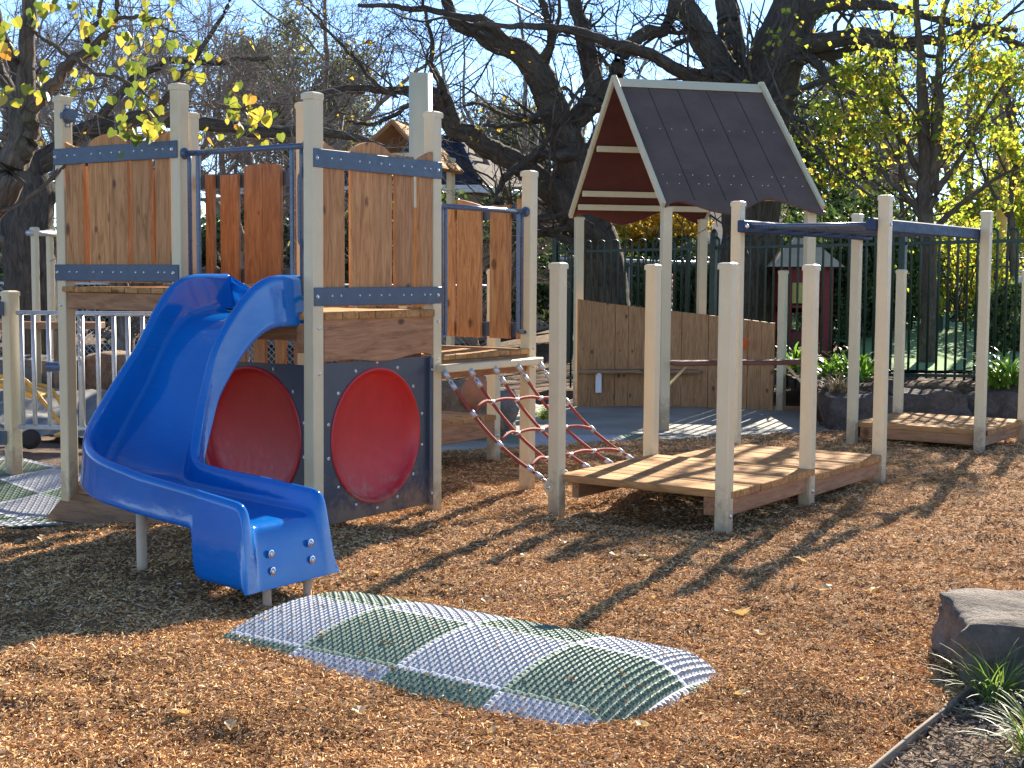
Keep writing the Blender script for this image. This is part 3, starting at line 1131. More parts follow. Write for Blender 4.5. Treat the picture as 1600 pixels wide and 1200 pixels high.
def rail_set(a, b, out, z, zl, inset=.16):
    a3, b3 = g(*a), g(*b)
    d = b3 - a3; L = np.linalg.norm(d); d = d / L
    mb = MB()
    mb.tube([a3 + d * .045 + Z * z, b3 - d * .045 + Z * z], .0175, 12)
    flange(mb, a3 + d * .042 + Z * z, d); flange(mb, b3 - d * .042 + Z * z, -d)
    r = mb.build('top_rail', M['rail'], tower, True)
    for e, sg in ((a3, 1), (b3, -1)):
        for k, x in enumerate((.085, inset)):
            h = MB()
            p = e + d * sg * x
            if k == 1:
                h.tube(bent([p + Z * z, p + Z * (z - .05) + out * .0, p + Z * zl, e + d * sg * .043 + Z * zl], .07, 6), .014, 10)
            else:
                h.tube([p + Z * z, p + Z * (z - .06), p + Z * (zl + .02)], .013, 10)
            under(h.build('hand_rail', M['rail'], tower, True), r)


rail_set(B_, C_, -V, zr, 1.36)
rail_set(D_, P_, U, 1.925, 1.10, .13)
# D handle on post C
hd = MB()
hd.tube(bent([g(-.042, .02, 2.08), g(-.12, .02, 2.06), g(-.12, .02, 1.66), g(-.042, .02, 1.64)], .05, 5), .014, 10)
flange(hd, g(-.042, .02, 2.08), -U); flange(hd, g(-.042, .02, 1.64), -U)
hd.build('grab_handle', M['rail'], tower, True)
# stub pipes with flanges on post A
for (o, ax) in ((g(-2.19 + .042, 0, 2.50), (U * .9 - V * .35)), (g(-2.19 - .042, 0, .87), (-U * .95 - V * .3))):
    s_ = MB(); ax = ax / np.linalg.norm(ax)
    s_.lathe([(.048, 0), (.048, .008), (.034, .014), (.033, .10), (.036, .105), (.036, .115), (.015, .115)], o, ax, 18)
    for dz in (-.058, .058):
        s_.box(o + Z * dz * .8 + ax * .004, ax, np.cross(Z, ax), Z, .008, .035, .05, .002)
        s_.bolt(o + Z * dz + ax * .008, ax, .009)
    s_.build('pipe_stub', BOLTM('rail'), tower)
# bolts on posts
for (u, v, z) in ((.042, .0, 1.19), (.042, MOD, 1.20), (.042, MOD, .96), (.042, P_[1], .86), (.042, P_[1], .99), (-1.09 + .042, 3.27, .2), (.042, 0, .93)):
    MB().bolt(g(u, v, z), U, .010, 0).build('bolt', M['bolt'], tower)
for (u, z) in ((-2.19, 1.28), (-1.09, 1.28)):
    MB().bolt(g(u, -.042, z), -V, .010, 0).build('bolt', M['bolt'], tower)
# sloping board apron under the left bay
ap = MB()
for k in range(3):
    c = g(-1.72, -.06 + .17 * k, -.09 + .155 * k + .04)
    sl = V * .75 + Z * .66; sl /= np.linalg.norm(sl)
    nr = np.cross(U, sl)
    ap.box(c, U, sl, nr, 1.05 - .08 * k, .225, .035, .005, 0)
ap.build('apron_boards', M['wood_red'], tower)

# ================================================================== SLIDE
slide = thing('slide', 'glossy blue plastic slide turning left down from the tower', 'slide', g(.2, -1.0))


def make_slide():
    # centre line in (u, v); stations with bed height, wall heights, half width
    cl = []
    for v in np.linspace(.10, -.62, 13):
        cl.append((-.45, v, 0., -1.))
    for k in range(1, 13):
        t = math.pi / 2 * k / 12
        cl.append((-.45 + .47 - .47 * math.cos(t), -.62 - .50 * math.sin(t), math.sin(t) , -math.cos(t)))
    for u in [.09, .16, .24, .32, .40, .47, .52, .545, .555, .565, .60, .68, .75, .79, .81]:
        cl.append((u, -1.12, 1., 0.))
    cl = np.array(cl)
    S = np.concatenate([[0], np.cumsum(np.hypot(np.diff(cl[:, 0]), np.diff(cl[:, 1])))])
    bedz = np.interp(S, [0, .34, .42, .50, .60, .72, .84, .97, 1.10, 1.3, 1.6, 2.3], [1.275, 1.265, 1.235, 1.165, 1.05, .85, .66, .52, .445, .40, .37, .335])
    # smooth
    for _ in range(4):
        bedz[1:-1] = (bedz[:-2] + 2 * bedz[1:-1] + bedz[2:]) / 4
    hw = np.interp(S, [0, .45, .9, 1.4, 2.3], [.325, .31, .255, .25, .235])
    who = np.interp(S, [0, .3, .7, 1.0, 1.3, 1.6, 2.0, 2.3], [.215, .225, .25, .23, .20, .165, .14, .115])   # outer wall
    whi = np.interp(S, [0, .3, .7, 1.0, 1.3, 1.6, 2.0, 2.3], [.205, .225, .25, .19, .13, .125, .125, .115])   # inner wall
    sk = np.interp(S, [0, .8, 1.0, 1.5, S[-1] - .262, S[-1] - .25, S[-1]], [.09, .03, .0, .03, .05, .285, .29])   # outside depth below bed
    tp = .03
    rings = []
    nst = len(cl)
    for i in range(nst):
        u, v, du, dv = cl[i]
        lat = np.array([dv, -du])         # right-hand side of travel: inner is left of travel
        h = hw[i]; zb = bedz[i]
        e = 1.0
        prof = []
        # from outer side outside bottom, over outer rim, bed, inner rim, inner outside bottom
        ro, ri = who[i], whi[i]
        q_ = float(np.interp(S[i], [0, .4, .9, 2.3], [.8, .62, .55, .5]))
        flare = .02 + .06 * max(0, sk[i] - .09)
        prof += [(h + .045 + flare, -sk[i]), (h + .045 + flare * .6, -sk[i] * .5), (h + .045, ro - .05), (h + .046, ro - .02), (h + .034, ro - .002), (h + .012, ro + .003), (h - .006, ro - .012),
                 (h - .012, ro - .035), (h - .012 - .018 * q_, ro * .45), (h - .055 * q_, .045 * q_), (h - .09 * q_, .014 * q_), (h - .14 * q_, .003), (h * .35, 0)]
        prof += [(-h * .35, 0), (-(h - .14 * q_), .003), (-(h - .09 * q_), .014 * q_), (-(h - .055 * q_), .045 * q_), (-(h - .012 - .018 * q_), ri * .45), (-(h - .012), ri - .035), (-(h - .006), ri - .012), (-(h + .012), ri + .003), (-(h + .034), ri - .002), (-(h + .046), ri - .02), (-(h + .045), ri - .05),
                 (-(h + .045 + flare * .6), -sk[i] * .5), (-(h + .045 + flare), -sk[i])]
        # close underneath
        prof += [(-(h - .02), -sk[i] if sk[i] < .15 else -sk[i]), (-h * .3, -.045 if sk[i] < .15 else -sk[i]), (h * .3, -.045 if sk[i] < .15 else -sk[i]), (h - .02, -sk[i])]
        # in the bend the outer wall is on the right of travel
        ring = []
        for (x, z) in prof:
            q = np.array([u, v]) - lat * x * -1
            ring.append(g(q[0], q[1], zb + z))
        rings.append(ring)
    m = len(rings[0])
    # exit front: round the lip over and drop to the bottom
    last = rings[-1]
    ntop = 26
    for (du_, f) in ((.030, .03), (.048, .12), (.075, .55), (.100, .95), (.104, 1.0)):
        ring = []
        for k, p in enumerate(last):
            zb_ = bedz[-1] - sk[-1]
            z = p[2] * (1 - f) + zb_ * f
            sp = 1 + .05 * f
            q = p - g(0, -1.12, 0)
            lv = np.dot(q, V); lu = np.dot(q, U)
            ring.append(g(lu + du_, -1.12 + lv * sp, z))
        rings.append(ring)
    vs = [p for r in rings for p in r]
    fs = []
    for i in range(len(rings) - 1):
        for k in range(m):
            j = (k + 1) % m
            fs.append((i * m + k, i * m + j, (i + 1) * m + j, (i + 1) * m + k))
    fs.append(tuple(range(m)))
    mb = MB(); mb.add(vs, fs)
    o = mb.build('slide_chute', M['slide'], slide, True)
    sd = o.modifiers.new('sub', 'SUBSURF'); sd.levels = 1; sd.render_levels = 2
    return cl, S, bedz


make_slide()
for (u, v, z1, r) in ((-.05, -1.21, .36, .026), (.865, -1.25, .09, .021), (.865, -.98, .09, .021)):
    lg = MB(); lg.tube([g(u, v, -.3), g(u, v, z1)], r, 16)
    lg.build('leg', M['legpipe'], slide, True)
for (v, z) in ((-1.25, .205), (-1.25, .125), (-.985, .215), (-.985, .135)):
    MB().bolt(g(.905 - (z - .1) * .12, v, z), U, .016, 0).build('bolt', M['bolt'], slide)
# flange bolted in the deck opening
fl = MB(); fl.box(g(-.45, .06, 1.29), U, V, Z, .70, .12, .012, .004)
fl.build('entry_lip', M['slide'], slide)

# ================================================================== CLIMBING NET
net = thing('climbing_net', 'sloping red rope climbing net with silver clamps between tower and low deck', 'climbing net', g(.35, 1.8))
mb = MB()
mb.box(g(.085, 1.615, .905), V, U, Z, 1.10, .085, .048, .006)
mb.build('top_bar', M['post'], net)
mb = MB(); mb.tube([g(.640, 1.44, .165), g(.640, 2.70, .165)], .022, 12)
mb.build('bottom_bar', M['steel'], net, True)
tops = [g(.12, 1.05 + i * .268, .89) for i in range(5)]
bots = [g(.645, 1.50 + i * .285, .17) for i in range(5)]
ROPES = []
clampP = []
for i in range(5):
    t = np.linspace(0, 1, 24)[:, None]
    P = tops[i] * (1 - t) + bots[i] * t
    P = P - Z * (.07 * np.sin(np.pi * t)) - U * (.035 * np.sin(np.pi * t))
    ROPES.append(P)
    mb = MB(); mb.tube(P[2:-2], .0105, 8); mb.build('rope', M['rope'], net, True)
    for e, sg in ((0, 1), (23, -1)):
        hw_ = MB()
        d = P[e + sg] - P[e]; d /= np.linalg.norm(d)
        hw_.tube([P[e] - d * .0, P[e] + d * .05], .019, 10)
        for k in range(2):
            o = P[e] + d * (.062 + .018 * k)
            s_ = np.cross(d, Z); s_ /= np.linalg.norm(s_); w_ = np.cross(d, s_)
            if k: s_, w_ = w_, s_
            hw_.tube([o + d * .014 * math.cos(a) + s_ * .011 * math.sin(a) for a in np.linspace(0, 6.283, 9)], .004, 6, cap=False)
        hw_.tube([P[e] + d * .088, P[e] + d * .135], .017, 10)
        hw_.build('rope_end', M['steel'], net, True)
for r_, fr in enumerate((.27, .52, .78)):
    pts = []
    for i in range(5):
        f = fr + (.0, -.035, -.03, -.02, .03)[i] + (.0 if i else .03)
        k = f * 23; a = int(k); w = k - a
        pts.append(ROPES[i][a] * (1 - w) + ROPES[i][a + 1] * w + Z * .004)
    pts = np.array(pts)
    dense = []
    for i in range(4):
        for k in range(7):
            t = k / 7
            s_ = t * t * (3 - 2 * t) if i in (0, 3) else t
            dense.append(pts[i] * (1 - t) + pts[i + 1] * t + Z * .022 * math.sin(math.pi * t) * (1.6 if i in (0,) else .6))
    dense.append(pts[4])
    mb = MB(); mb.tube(dense, .0105, 8); mb.build('rope', M['rope'], net, True)
    for i, p in enumerate(pts):
        cm = MB()
        if i in (0, 4):
            k = int((fr) * 23); d = ROPES[i][k + 1] - ROPES[i][k]; d /= np.linalg.norm(d)
            cm.tube([p - d * .022, p + d * .022], .017, 10)
        else:
            for a in (-.012, .012):
                cm.lathe([(.013, -.01), (.016, 0), (.013, .01)], p + V * a + Z * .0, U, 10)
            cm.lathe([(.018, -.008), (.018, .008)], p, Z, 10)
        cm.build('clamp', M['steel'], net, True)
# bracket plate where the bar meets post E
pl = MB(); pl.lathe([(.04, 0), (.04, .008)], g(.66, 1.475 - .043, .165), -V, 20); pl.bolt(g(.66, 1.475 - .051, .165), -V, .012)
pl.build('end_plate', BOLTM('post'), net)

# ================================================================== LOW DECK + MONKEY BARS + END DECK
UE, UG = .69, 1.853
VE, VF, VL, VM, VO = 1.475, 2.68, 4.0, 6.47, 7.68
low = thing('low_platform', 'low timber deck on four short cream posts beside the rope net', 'platform', g(1.27, 2.7))
for (u, v) in ((UE, VE), (UG, VE), (UG, VF), (UE, VF)):
    post(low, u, v, -.35, 1.555)
boards(low, UE + .01, UG + .045, VE + .0, VF + .02, .247, 9, 'u', .046)
boards(low, UE + .0, UG + .04, VF + .03, VL - .045, .205, 9, 'u', .046)
beam(low, g(UE + .0, VE + .05, .17), g(UG - .05, VE + .05, .17), .045, .10, 'beam', 'bearer') if False else None
beam(low, g(UE + .1, VE + .06, .162), g(UE + .1, VF, .162), .05, .13, 'beam', 'bearer')
beam(low, g(UG - .10, VE + .02, .150), g(UG - .10, VF, .150), .09, .12, 'beam', 'bearer')
beam(low, g(UG + .0, VE + .06, .16), g(UG + .0, VF - .05, .16), .04, .125, 'beam', 'fascia')
beam(low, g(UG + .0, VF + .06, .118), g(UG + .0, VL - .06, .118), .04, .125, 'beam', 'fascia')
beam(low, g(UE + .1, VF + .05, .12), g(UE + .1, VL - .05, .12), .05, .12, 'beam', 'bearer')
for (u, v) in ((UG, VE), (UG, VF)):
    MB().bolt(g(u + .042, v, .10), U, .011, 0).build('bolt', M['bolt'], low)

mk = thing('monkey_bars', 'blue overhead monkey bars on four tall cream posts', 'monkey bars', g(1.27, 5.2))
for (u, v) in ((UE, VL), (UG, VL), (UE, VM), (UG, VM)):
    post(mk, u, v, -.35, 2.05 + (.015 if u == UG and v == VL else 0))
zb = 1.872
for u, sg in ((UE, 1), (UG, -1)):
    mb = MB()
    o = u + sg * .075
    mb.box(g(o, (VL + VM) / 2 + .0, zb), V, U, Z, VM - VL + .22, .06, .092, .008)
    for v in (VL, VM):
        mb.box(g(u + sg * .045, v, zb), V, U, Z, .07, .02, .07, .004)
    mb.build('side_beam', M['navy'], mk)
for k in range(7):
    v = VL + .0 + (VM - VL) * k / 6
    mb = MB(); mb.tube([g(UE + .10, v, zb), g(UG - .10, v, zb)], .019, 12); mb.build('rung', M['rail'], mk, True)
for v in (VL, VM):
    MB().bolt(g(UG + .042, v, zb), U, .011, 0).build('bolt', M['bolt'], mk)
MB().bolt(g(UE + .13, VL - .111, zb), -V, .013, 0).build('bolt', M['bolt'], mk)

endp = thing('low_platform', 'far low timber deck at the end of the monkey bars', 'platform', g(1.27, 7.1))
for (u, v) in ((UE, VO), (UG + .045, VO)):
    post(endp, u, v, -.35, 1.55)
boards(endp, UE - .02, UG + .05, VM + .05, VO + .04, .155, 8, 'u', .046)
beam(endp, g(UG + .0, VM + .08, .07), g(UG + .0, VO - .05, .07), .04, .12, 'beam', 'fascia')
beam(endp, g(UE + .0, VM + .08, .07), g(UE + .0, VO - .05, .07), .04, .12, 'beam', 'fascia')
beam(endp, g(UE + .05, VM + .08, .07), g(UG - .05, VM + .08, .07), .04, .11, 'beam', 'fascia')

# ================================================================== ROOFED SHELTER
sq = np.array([1.583, 14.5, 0.]); e1 = np.array([1.58, .43, 0]); W1 = np.linalg.norm(e1); e1 = e1 / W1
e2 = np.array([-e1[1], e1[0], 0]); W2 = 2.91
shel = thing('play_shelter', 'open cubby shelter with steep dark brown gabled roof on four cream posts', 'shelter', sq + e1 * W1 / 2 + e2 * W2 / 2)
for a, b in ((0, 0), (1, 0), (0, 1), (1, 1)):
    p = sq + e1 * W1 * a + e2 * W2 * b
    post(shel, p[0], p[1], -.4, 2.19, 1, .10, axes=(e1, e2))
AP, EV = 3.68, 2.27
OV = .06


def roof_slope(sidesign):
    """slab from ridge to eave with a wavy eave; sidesign -1 front (Q), +1 back (R)"""
    mid = sq + e2 * W2 / 2
    half = W2 / 2 + .06
    dn = e2 * sidesign * half - Z * (AP - EV)
    Ls = np.linalg.norm(dn); dn /= Ls
    nr = np.cross(e1, dn) * (1 if sidesign < 0 else -1)
    nr = nr if nr[2] > 0 else -nr
    n = 40
    x0, x1 = -OV, W1 + OV
    o = mid + Z * AP
    vs = []
    for lay in (0., -.025):
        for k in range(n + 1):
            t = k / n
            x = x0 + (x1 - x0) * t
            w = Ls + .085 + np.interp(t, [0, .05, .10, .16, .28, .38, .48, .60, .68, .76, .9, 1.0], [.02, -.06, -.08, -.05, .06, .11, .06, -.09, -.15, -.12, .02, .10])
            vs.append(o + e1 * x + nr * lay)
            vs.append(o + e1 * x + dn * w + nr * lay)
    m = 2 * (n + 1)
    fs, mi = [], []
    mb = MB()
    f1, f2 = [], []
    for k in range(n):
        a = 2 * k
        f1.append((a, a + 1, a + 3, a + 2))
        f2.append((m + a, m + a + 2, m + a + 3, m + a + 1))
        f1.append((a + 1, m + a + 1, m + a + 3, a + 3))
    f1 += [(0, m, m + 1, 1), (2 * n, 2 * n + 1, m + 2 * n + 1, m + 2 * n)]
    mb.add(vs, f1, 0)
    b2 = [tuple(i for i in f) for f in f2]
    mb.f += b2; mb.m += [1] * len(b2)
    # seams and rivets
    for k in range(1, 5):
        x = x0 + (x1 - x0) * k / 5
        mb.box(o + e1 * x + dn * (Ls / 2 + .02) + nr * .0015, dn, e1, nr, Ls - .05, .007, .004, .001, 0, 2)
    for row in (.42, .80, .87):
        for k in range(10):
            x = x0 + (x1 - x0) * (k + .5 + random.uniform(-.32, .32)) / 10
            mb.lathe([(.007, 0), (.005, .003)], o + e1 * x + dn * Ls * row + nr * .0, nr, 6, 3)
    return mb.build('roof_slope', [M['roof'], M['roof_under'], M['black'], M['bolt']], shel)


for s_ in (-1, 1):
    roof_slope(s_)
mid = sq + e2 * W2 / 2
# barge boards, ridge cap, gable purlins
for x in (-OV - .02, W1 + OV + .02):
    for s_ in (-1, 1):
        p0 = mid + e1 * x + Z * (AP + .03)
        p1 = mid + e1 * x + e2 * s_ * (W2 / 2 + .12) + Z * (EV - .055)
        d = p1 - p0; L = np.linalg.norm(d); d /= L
        nr = np.cross(e1, d)
        mb = MB(); mb.box((p0 + p1) / 2 + e1 * 0, d, e1, nr, L, .045, .068, .006)
        mb.build('barge_board', M['post'], shel)
for s_ in (-1, 1):
    dn = e2 * s_ * (W2 / 2 + .06) - Z * (AP - EV); dn /= np.linalg.norm(dn)
    nr = np.cross(e1, dn); nr = nr if nr[2] > 0 else -nr
    mb = MB(); mb.box(mid + e1 * W1 / 2 + Z * AP + dn * .06 + nr * .012, e1, dn, nr, W1 + 2 * OV - .01, .15, .012, .003)
    mb.build('ridge_cap', M['post'], shel)
for s_ in (-1, 1):
    for fr in (.45, .80, .91):
        p = mid + e2 * s_ * (W2 / 2 + .06) * fr + Z * (AP - (AP - EV) * fr - .075)
        mb = MB(); mb.box(p + e1 * W1 / 2, e1, e2, Z, W1 + 2 * OV - .04, .05, .07, .004)
        mb.build('purlin', M['post'], shel)
# counter plank with brackets on the near side
ct = MB(); ct.box(sq + e1 * W1 / 2 - e2 * .05 + Z * .585, e1, e2, Z, W1 - .10, .24, .05, .015, 0)
co_ = ct.build('counter', M['jarrah'], shel)
for x, sg in ((.06, 1), (W1 - .06, -1)):
    br = MB(); br.tube([sq + e1 * x + Z * .36, sq + e1 * (x + sg * .2) + Z * .56], .014, 8)
    under(br.build('brace', M['post'], shel), co_)

# ================================================================== TIMBER SCREEN WALL
wall = thing('timber_wall', 'curved low wall of upright cypress planks behind the shelter', 'wall', (2.0, 17.0, -.1))
wp = np.array([[.80, 17.0], [1.2, 17.16], [1.7, 17.22], [2.2, 17.16], [2.7, 17.0], [3.16, 16.75]])
wpts = resample(wp, 16)
for i in range(15):
    a = np.array([*wpts[i], 0]); b = np.array([*wpts[i + 1], 0])
    d = b - a; L = np.linalg.norm(d); d /= L
    t0, t1 = i / 15, (i + 1) / 15
    top = lambda t: 1.20 - .27 * (t ** .9)
    mb = MB()
    x = L - random.choice((.004, .006, .010))
    mb.prism([(0, -.3), (x, -.3), (x, top(t1) + .0), (0, top(t0) + .0)], a, d, Z, np.cross(d, Z), .04, 0, 1)
    pk = mb.build('plank', M['wallwood'], wall)
    if i == 14:
        pk['label'] = 'paler end plank of the wall'
post(wall, 3.24, 16.75, -.35, 1.545, 1, .09, axes=(U, V))
sh = MB(); sh.box(np.array([1.55, 17.06, .32]), (1, .05, 0), (-.05, 1, 0), (0, 0, 1), 1.5, .17, .045, .006, 0)
sho = sh.build('shelf', M['oldwood'], wall)
br = MB(); br.box(np.array([1.06, 17.03, .17]), (1, 0, 0), (0, 1, 0), (0, 0, 1), .075, .02, .23, .004); br.box(np.array([1.06, 16.985, .29]), (1, 0, 0), (0, 1, 0), (0, 0, 1), .04, .10, .02, .003)
under(br.build('bracket', M['white'], wall), sho)
scp = MB(); p = at(1160, 537, 16.7)
scp.lathe([(.035, 0), (.05, .05), (.055, .12), (.05, .125), (.03, .01)], p - Z * .06, (0.2, -.3, 1), 12)
tag(scp.build('scoop', M['orange'], None), 'small orange plastic scoop hung on the timber wall', 'scoop')

# ================================================================== MATS
def perforated_mat(name, label, o, ax, ay, nx, ny, cell, zf, tile, par=0, yoff=0):
    """checker mat of real perforated cells; nx, ny cells; tile = cells per tile; zf(x,y) height"""
    root_v, f_, mi = [], [], []
    V_, F_, MI = [], [], []
    th = .014
    def P(x, y, dz):
        q = o + ax * x + ay * y
        return [q[0], q[1], zf(x, y) + dz]
    for j in range(ny):
        for i in range(nx):
            x, y = i * cell, j * cell
            jj = j + yoff
            ti, tj = i // tile, jj // tile
            mat_ = (ti + tj + par) % 2
            edge = i % tile == 0 or jj % tile == 0
            b = len(V_)
            c4 = [(x, y), (x + cell, y), (x + cell, y + cell), (x, y + cell)]
            r = cell * (.07 if edge else .31)
            cx, cy = x + cell / 2, y + cell / 2
            ins = [(cx - r * .7, cy - r), (cx + r, cy - r * .7), (cx + r * .7, cy + r), (cx - r, cy + r * .7)]
            dz = .0022 if (i + j) % 2 else .0
            for q in c4: V_.append(P(q[0], q[1], 0.))
            for q in ins: V_.append(P(q[0], q[1], .003 + dz))
            for q in ins: V_.append(P(q[0], q[1], -th))
            for k in range(4):
                l = (k + 1) % 4
                F_.append((b + k, b + l, b + 4 + l, b + 4 + k)); MI.append(mat_)
                F_.append((b + 4 + k, b + 4 + l, b + 8 + l, b + 8 + k)); MI.append(mat_)
    ob = npmesh(name, np.array(V_), np.array(F_), [M['matgrey'], M['matgreen']], None, False, mi=np.array(MI))
    tag(ob, label, 'mat')
    return ob


def matz(x, y):
    # low dome of 0.475 m tiles; the outer edges dive into the mulch
    a, a1, b1 = x, 1.956 - x, 1.286 - y
    z = .100 - .34 * (y - .84) ** 2 - .008 * (x - .95) ** 2
    z -= .08 * max(0, 1 - b1 / .10) ** 1.6
    z -= .09 * max(0, 1 - a / .10) ** 1.8
    z -= .10 * max(0, 1 - a1 / .20) ** 1.8
    return z


mo = g(1.20, -2.30)
perforated_mat('impact_mat', 'domed perforated checker mat at the foot of the slide', np.array([mo[0], mo[1], 0]), U, V, 73, 48, .0268, matz, 18, 1, 3)


def matchips():
    r2 = np.random.default_rng(77)
    V_, q = [], []
    for i in range(420):
        x = 1.95 * r2.random(); y = .22 + 1.04 * (1 - r2.random() ** .5 if r2.random() < .5 else r2.random())
        if r2.random() < .75 and .25 < x < 1.75 and .4 < y < 1.15: continue
        p = mo + U * x + V * y; z = matz(x, y) + .006
        a = r2.uniform(0, 6.28); L = r2.uniform(.008, .028); W = L * r2.uniform(.15, .4)
        d = np.array([math.cos(a), math.sin(a), r2.normal(0, .15)]) * L; s_ = np.array([-math.sin(a), math.cos(a), 0]) * W; n_ = np.array([0, 0, W * .6])
        c = np.array([p[0], p[1], z]); b = len(V_)
        V_ += [c - d / 2 - s_ / 2, c - d / 2 + s_ / 2, c - d / 2 + n_, c + d / 2 - s_ / 3, c + d / 2 + s_ / 3, c + d / 2 + n_ * .8]
        q += [(b, b + 2, b + 5, b + 3), (b + 2, b + 1, b + 4, b + 5), (b + 1, b, b + 3, b + 4)]
    npmesh('loose_mulch', np.array(V_), np.array(q), M['chips'])['kind'] = 'stuff'


matchips()


def matl(x, y):
    q = g(-4.6 + x, -.62 + y)
    return float(hgt(q[0], q[1])) + .022 + .03 * math.sin(x * 3 + y) * .5


q0 = g(-4.6, -.62)
perforated_mat('impact_mat', 'flat green and grey checker mat left of the tower post', np.array([q0[0], q0[1], 0]), U, V, 84, 50, .032, matl, 16, 0)
q1 = np.array([-1.6, 11.55, 0])
perforated_mat('impact_mat', 'grey green mat lying behind the net under the tower steps', q1, np.array([1., .12, 0]), np.array([-.12, 1., 0]), 78, 48, .04,
               lambda x, y: -.035 - .05 * ss(0, 1, np.array(y)) + .012 * math.sin(x * 4), 24, 1)
# crumpled grey tarps far left
for k, (x0, y0, sx, sy, nm) in enumerate(((-5.4, 12.3, 2.6, 1.5, 'crumpled pale grey sheet spread behind the steel railing'),)):
    xs = np.linspace(0, sx, 60); ys = np.linspace(0, sy, 40)
    X, Y = np.meshgrid(xs, ys)
    Zv = .02 + .16 * np.abs(npnoise(X, Y, 1.6, 3.)) + .07 * np.abs(npnoise(X + Y * .4, Y * .3, 5., 1.)) + .28 * Y / sy
    V_ = np.stack([X + x0, Y + y0, Zv], -1).reshape(-1, 3)
    idx = np.arange(60 * 40).reshape(40, 60)
    q = np.stack([idx[:-1, :-1], idx[:-1, 1:], idx[1:, 1:], idx[1:, :-1]], -1).reshape(-1, 4)
    tag(npmesh('ground_sheet', V_, q, M['sheet'], None, True), nm, 'sheet')

# ================================================================== STEEL RAILING + LEFT POST
rl = thing('steel_railing', 'galvanised tube railing behind the left tower post', 'railing', (-2.9, 10.3, 0))
L0, L1 = np.array([-3.70, 10.42, 0]), np.array([-2.05, 10.16, 0])
dr = (L1 - L0) / np.linalg.norm(L1 - L0)
zt, zl = 1.19, .335
for nm, z in (('top_rail', zt), ('bottom_rail', zl)):
    mb = MB(); mb.tube([L0 + Z * z, L1 + Z * z], .017, 12); mb.build(nm, M['steel'], rl, True)
for x in (.035, .13, .25, .507, .64, .765, .875, .99, 1.11, 1.25, 1.42, 1.56):
    r = .024 if x == .507 else .0165
    mb = MB(); mb.tube([L0 + dr * x + Z * (zl + .015), L0 + dr * x + Z * (zt - .015)], r, 12)
    mb.build('baluster', M['steel'], rl, True)
# chain on one baluster
chn = MB()
cx = L0 + dr * (.507) - np.array([0, .045, 0])
for k in range(13):
    o = cx + Z * (1.16 - k * .028)
    s_ = np.array([1., 0, 0]) if k % 2 else np.array([0, 1., 0])
    chn.tube([o + Z * .019 * math.cos(a) + s_ * .011 * math.sin(a) for a in np.linspace(0, 6.283, 10)], .0035, 6, cap=False)
tag(chn.build('chain', M['steel'], None, True), 'short steel chain hanging down a railing tube', 'chain')

gp = thing('gate_post', 'short cream post with slate blue panel ends at the left edge', 'post', (-3.75, 10.45, 0))
post(gp, -3.76, 10.46, -.3, 1.335, 1, .095, axes=(U, V))
for z in (1.22, .25):
    mb = MB(); mb.box(np.array([-4.05, 10.38, z]), (1, .1, 0), (-.1, 1, 0), (0, 0, 1), .52, .012, .105, .003); mb.bolt(np.array([-3.85, 10.385, z]), np.array([0, -1., 0]), .012)
    mb.build('mounting_strip', BOLTM('strip'), gp)
mb = MB()
for k in range(4):
    mb.box(np.array([-4.02 - k * .16, 10.42, .75]), (1, 0, 0), (0, 1, 0), (0, 0, 1), .13, .028, 1.05, .004, 2)
mb.build('guard_planks', M['wood'], gp)

# ================================================================== REAR OBJECTS, LEFT
cb = thing('chin_up_bar', 'steel bar across two slim cream posts far left', 'chin-up bar', at(70, 630, 14.5) * np.array([1, 1, 0]))
for x in (57, 80.5):
    p = at(x, 500, 14.3 if x < 60 else 15.0)
    post(cb, p[0], p[1], -.3, 1.93, 1, .062, axes=(U, V))
pb = at(52, 364, 14.2); pc = at(112, 366, 15.5)
mb = MB(); mb.tube([pb - np.array([.05, 0, 0]), pc], .03, 12); mb.build('bar', M['steel'], cb, True)


def rock(name, label, c, dims, mat, seed, yaw=0., group=None, rough=.16, sub=4, cat='rock', flat=.55):
    import bmesh
    bm = bmesh.new()
    bmesh.ops.create_cube(bm, size=2.)
    bmesh.ops.subdivide_edges(bm, edges=bm.edges[:], cuts=2 ** sub - 1, use_grid_fill=True)
    cs, sn = math.cos(yaw), math.sin(yaw)
    for v in bm.verts:
        p = v.co.copy()
        m_ = max(abs(p.x), abs(p.y), abs(p.z))
        s = p.normalized() * 1.25
        q = p * flat + s * (1 - flat)
        n = mnoise.fractal(q * 1.1 + Vector((seed * 3.1, seed, 0)), 1., 2.1, 5)
        cel = mnoise.voronoi(q * 1.3 + Vector((seed, 0, seed)))[0]
        q = q * (1 + rough * n + .20 * (cel[0] - .35))
        x, y, z = q.x * dims[0] / 2, q.y * dims[1] / 2, q.z * dims[2] / 2
        v.co = (x * cs - y * sn, x * sn + y * cs, z)
    me = bpy.data.meshes.new(name); bm.to_mesh(me); bm.free()
    me.materials.append(mat)
    me.polygons.foreach_set('use_smooth', np.ones(len(me.polygons), dtype=bool))
    o = link(name, me); o.location = c
    return tag(o, label, cat, group)


rock('boulder', 'large flat topped dark boulder at the lower right corner', (2.26, 5.24, .0), (1.05, .66, .46), M['boulder'], 7.9, -.22, None, .15, 5, flat=.78)
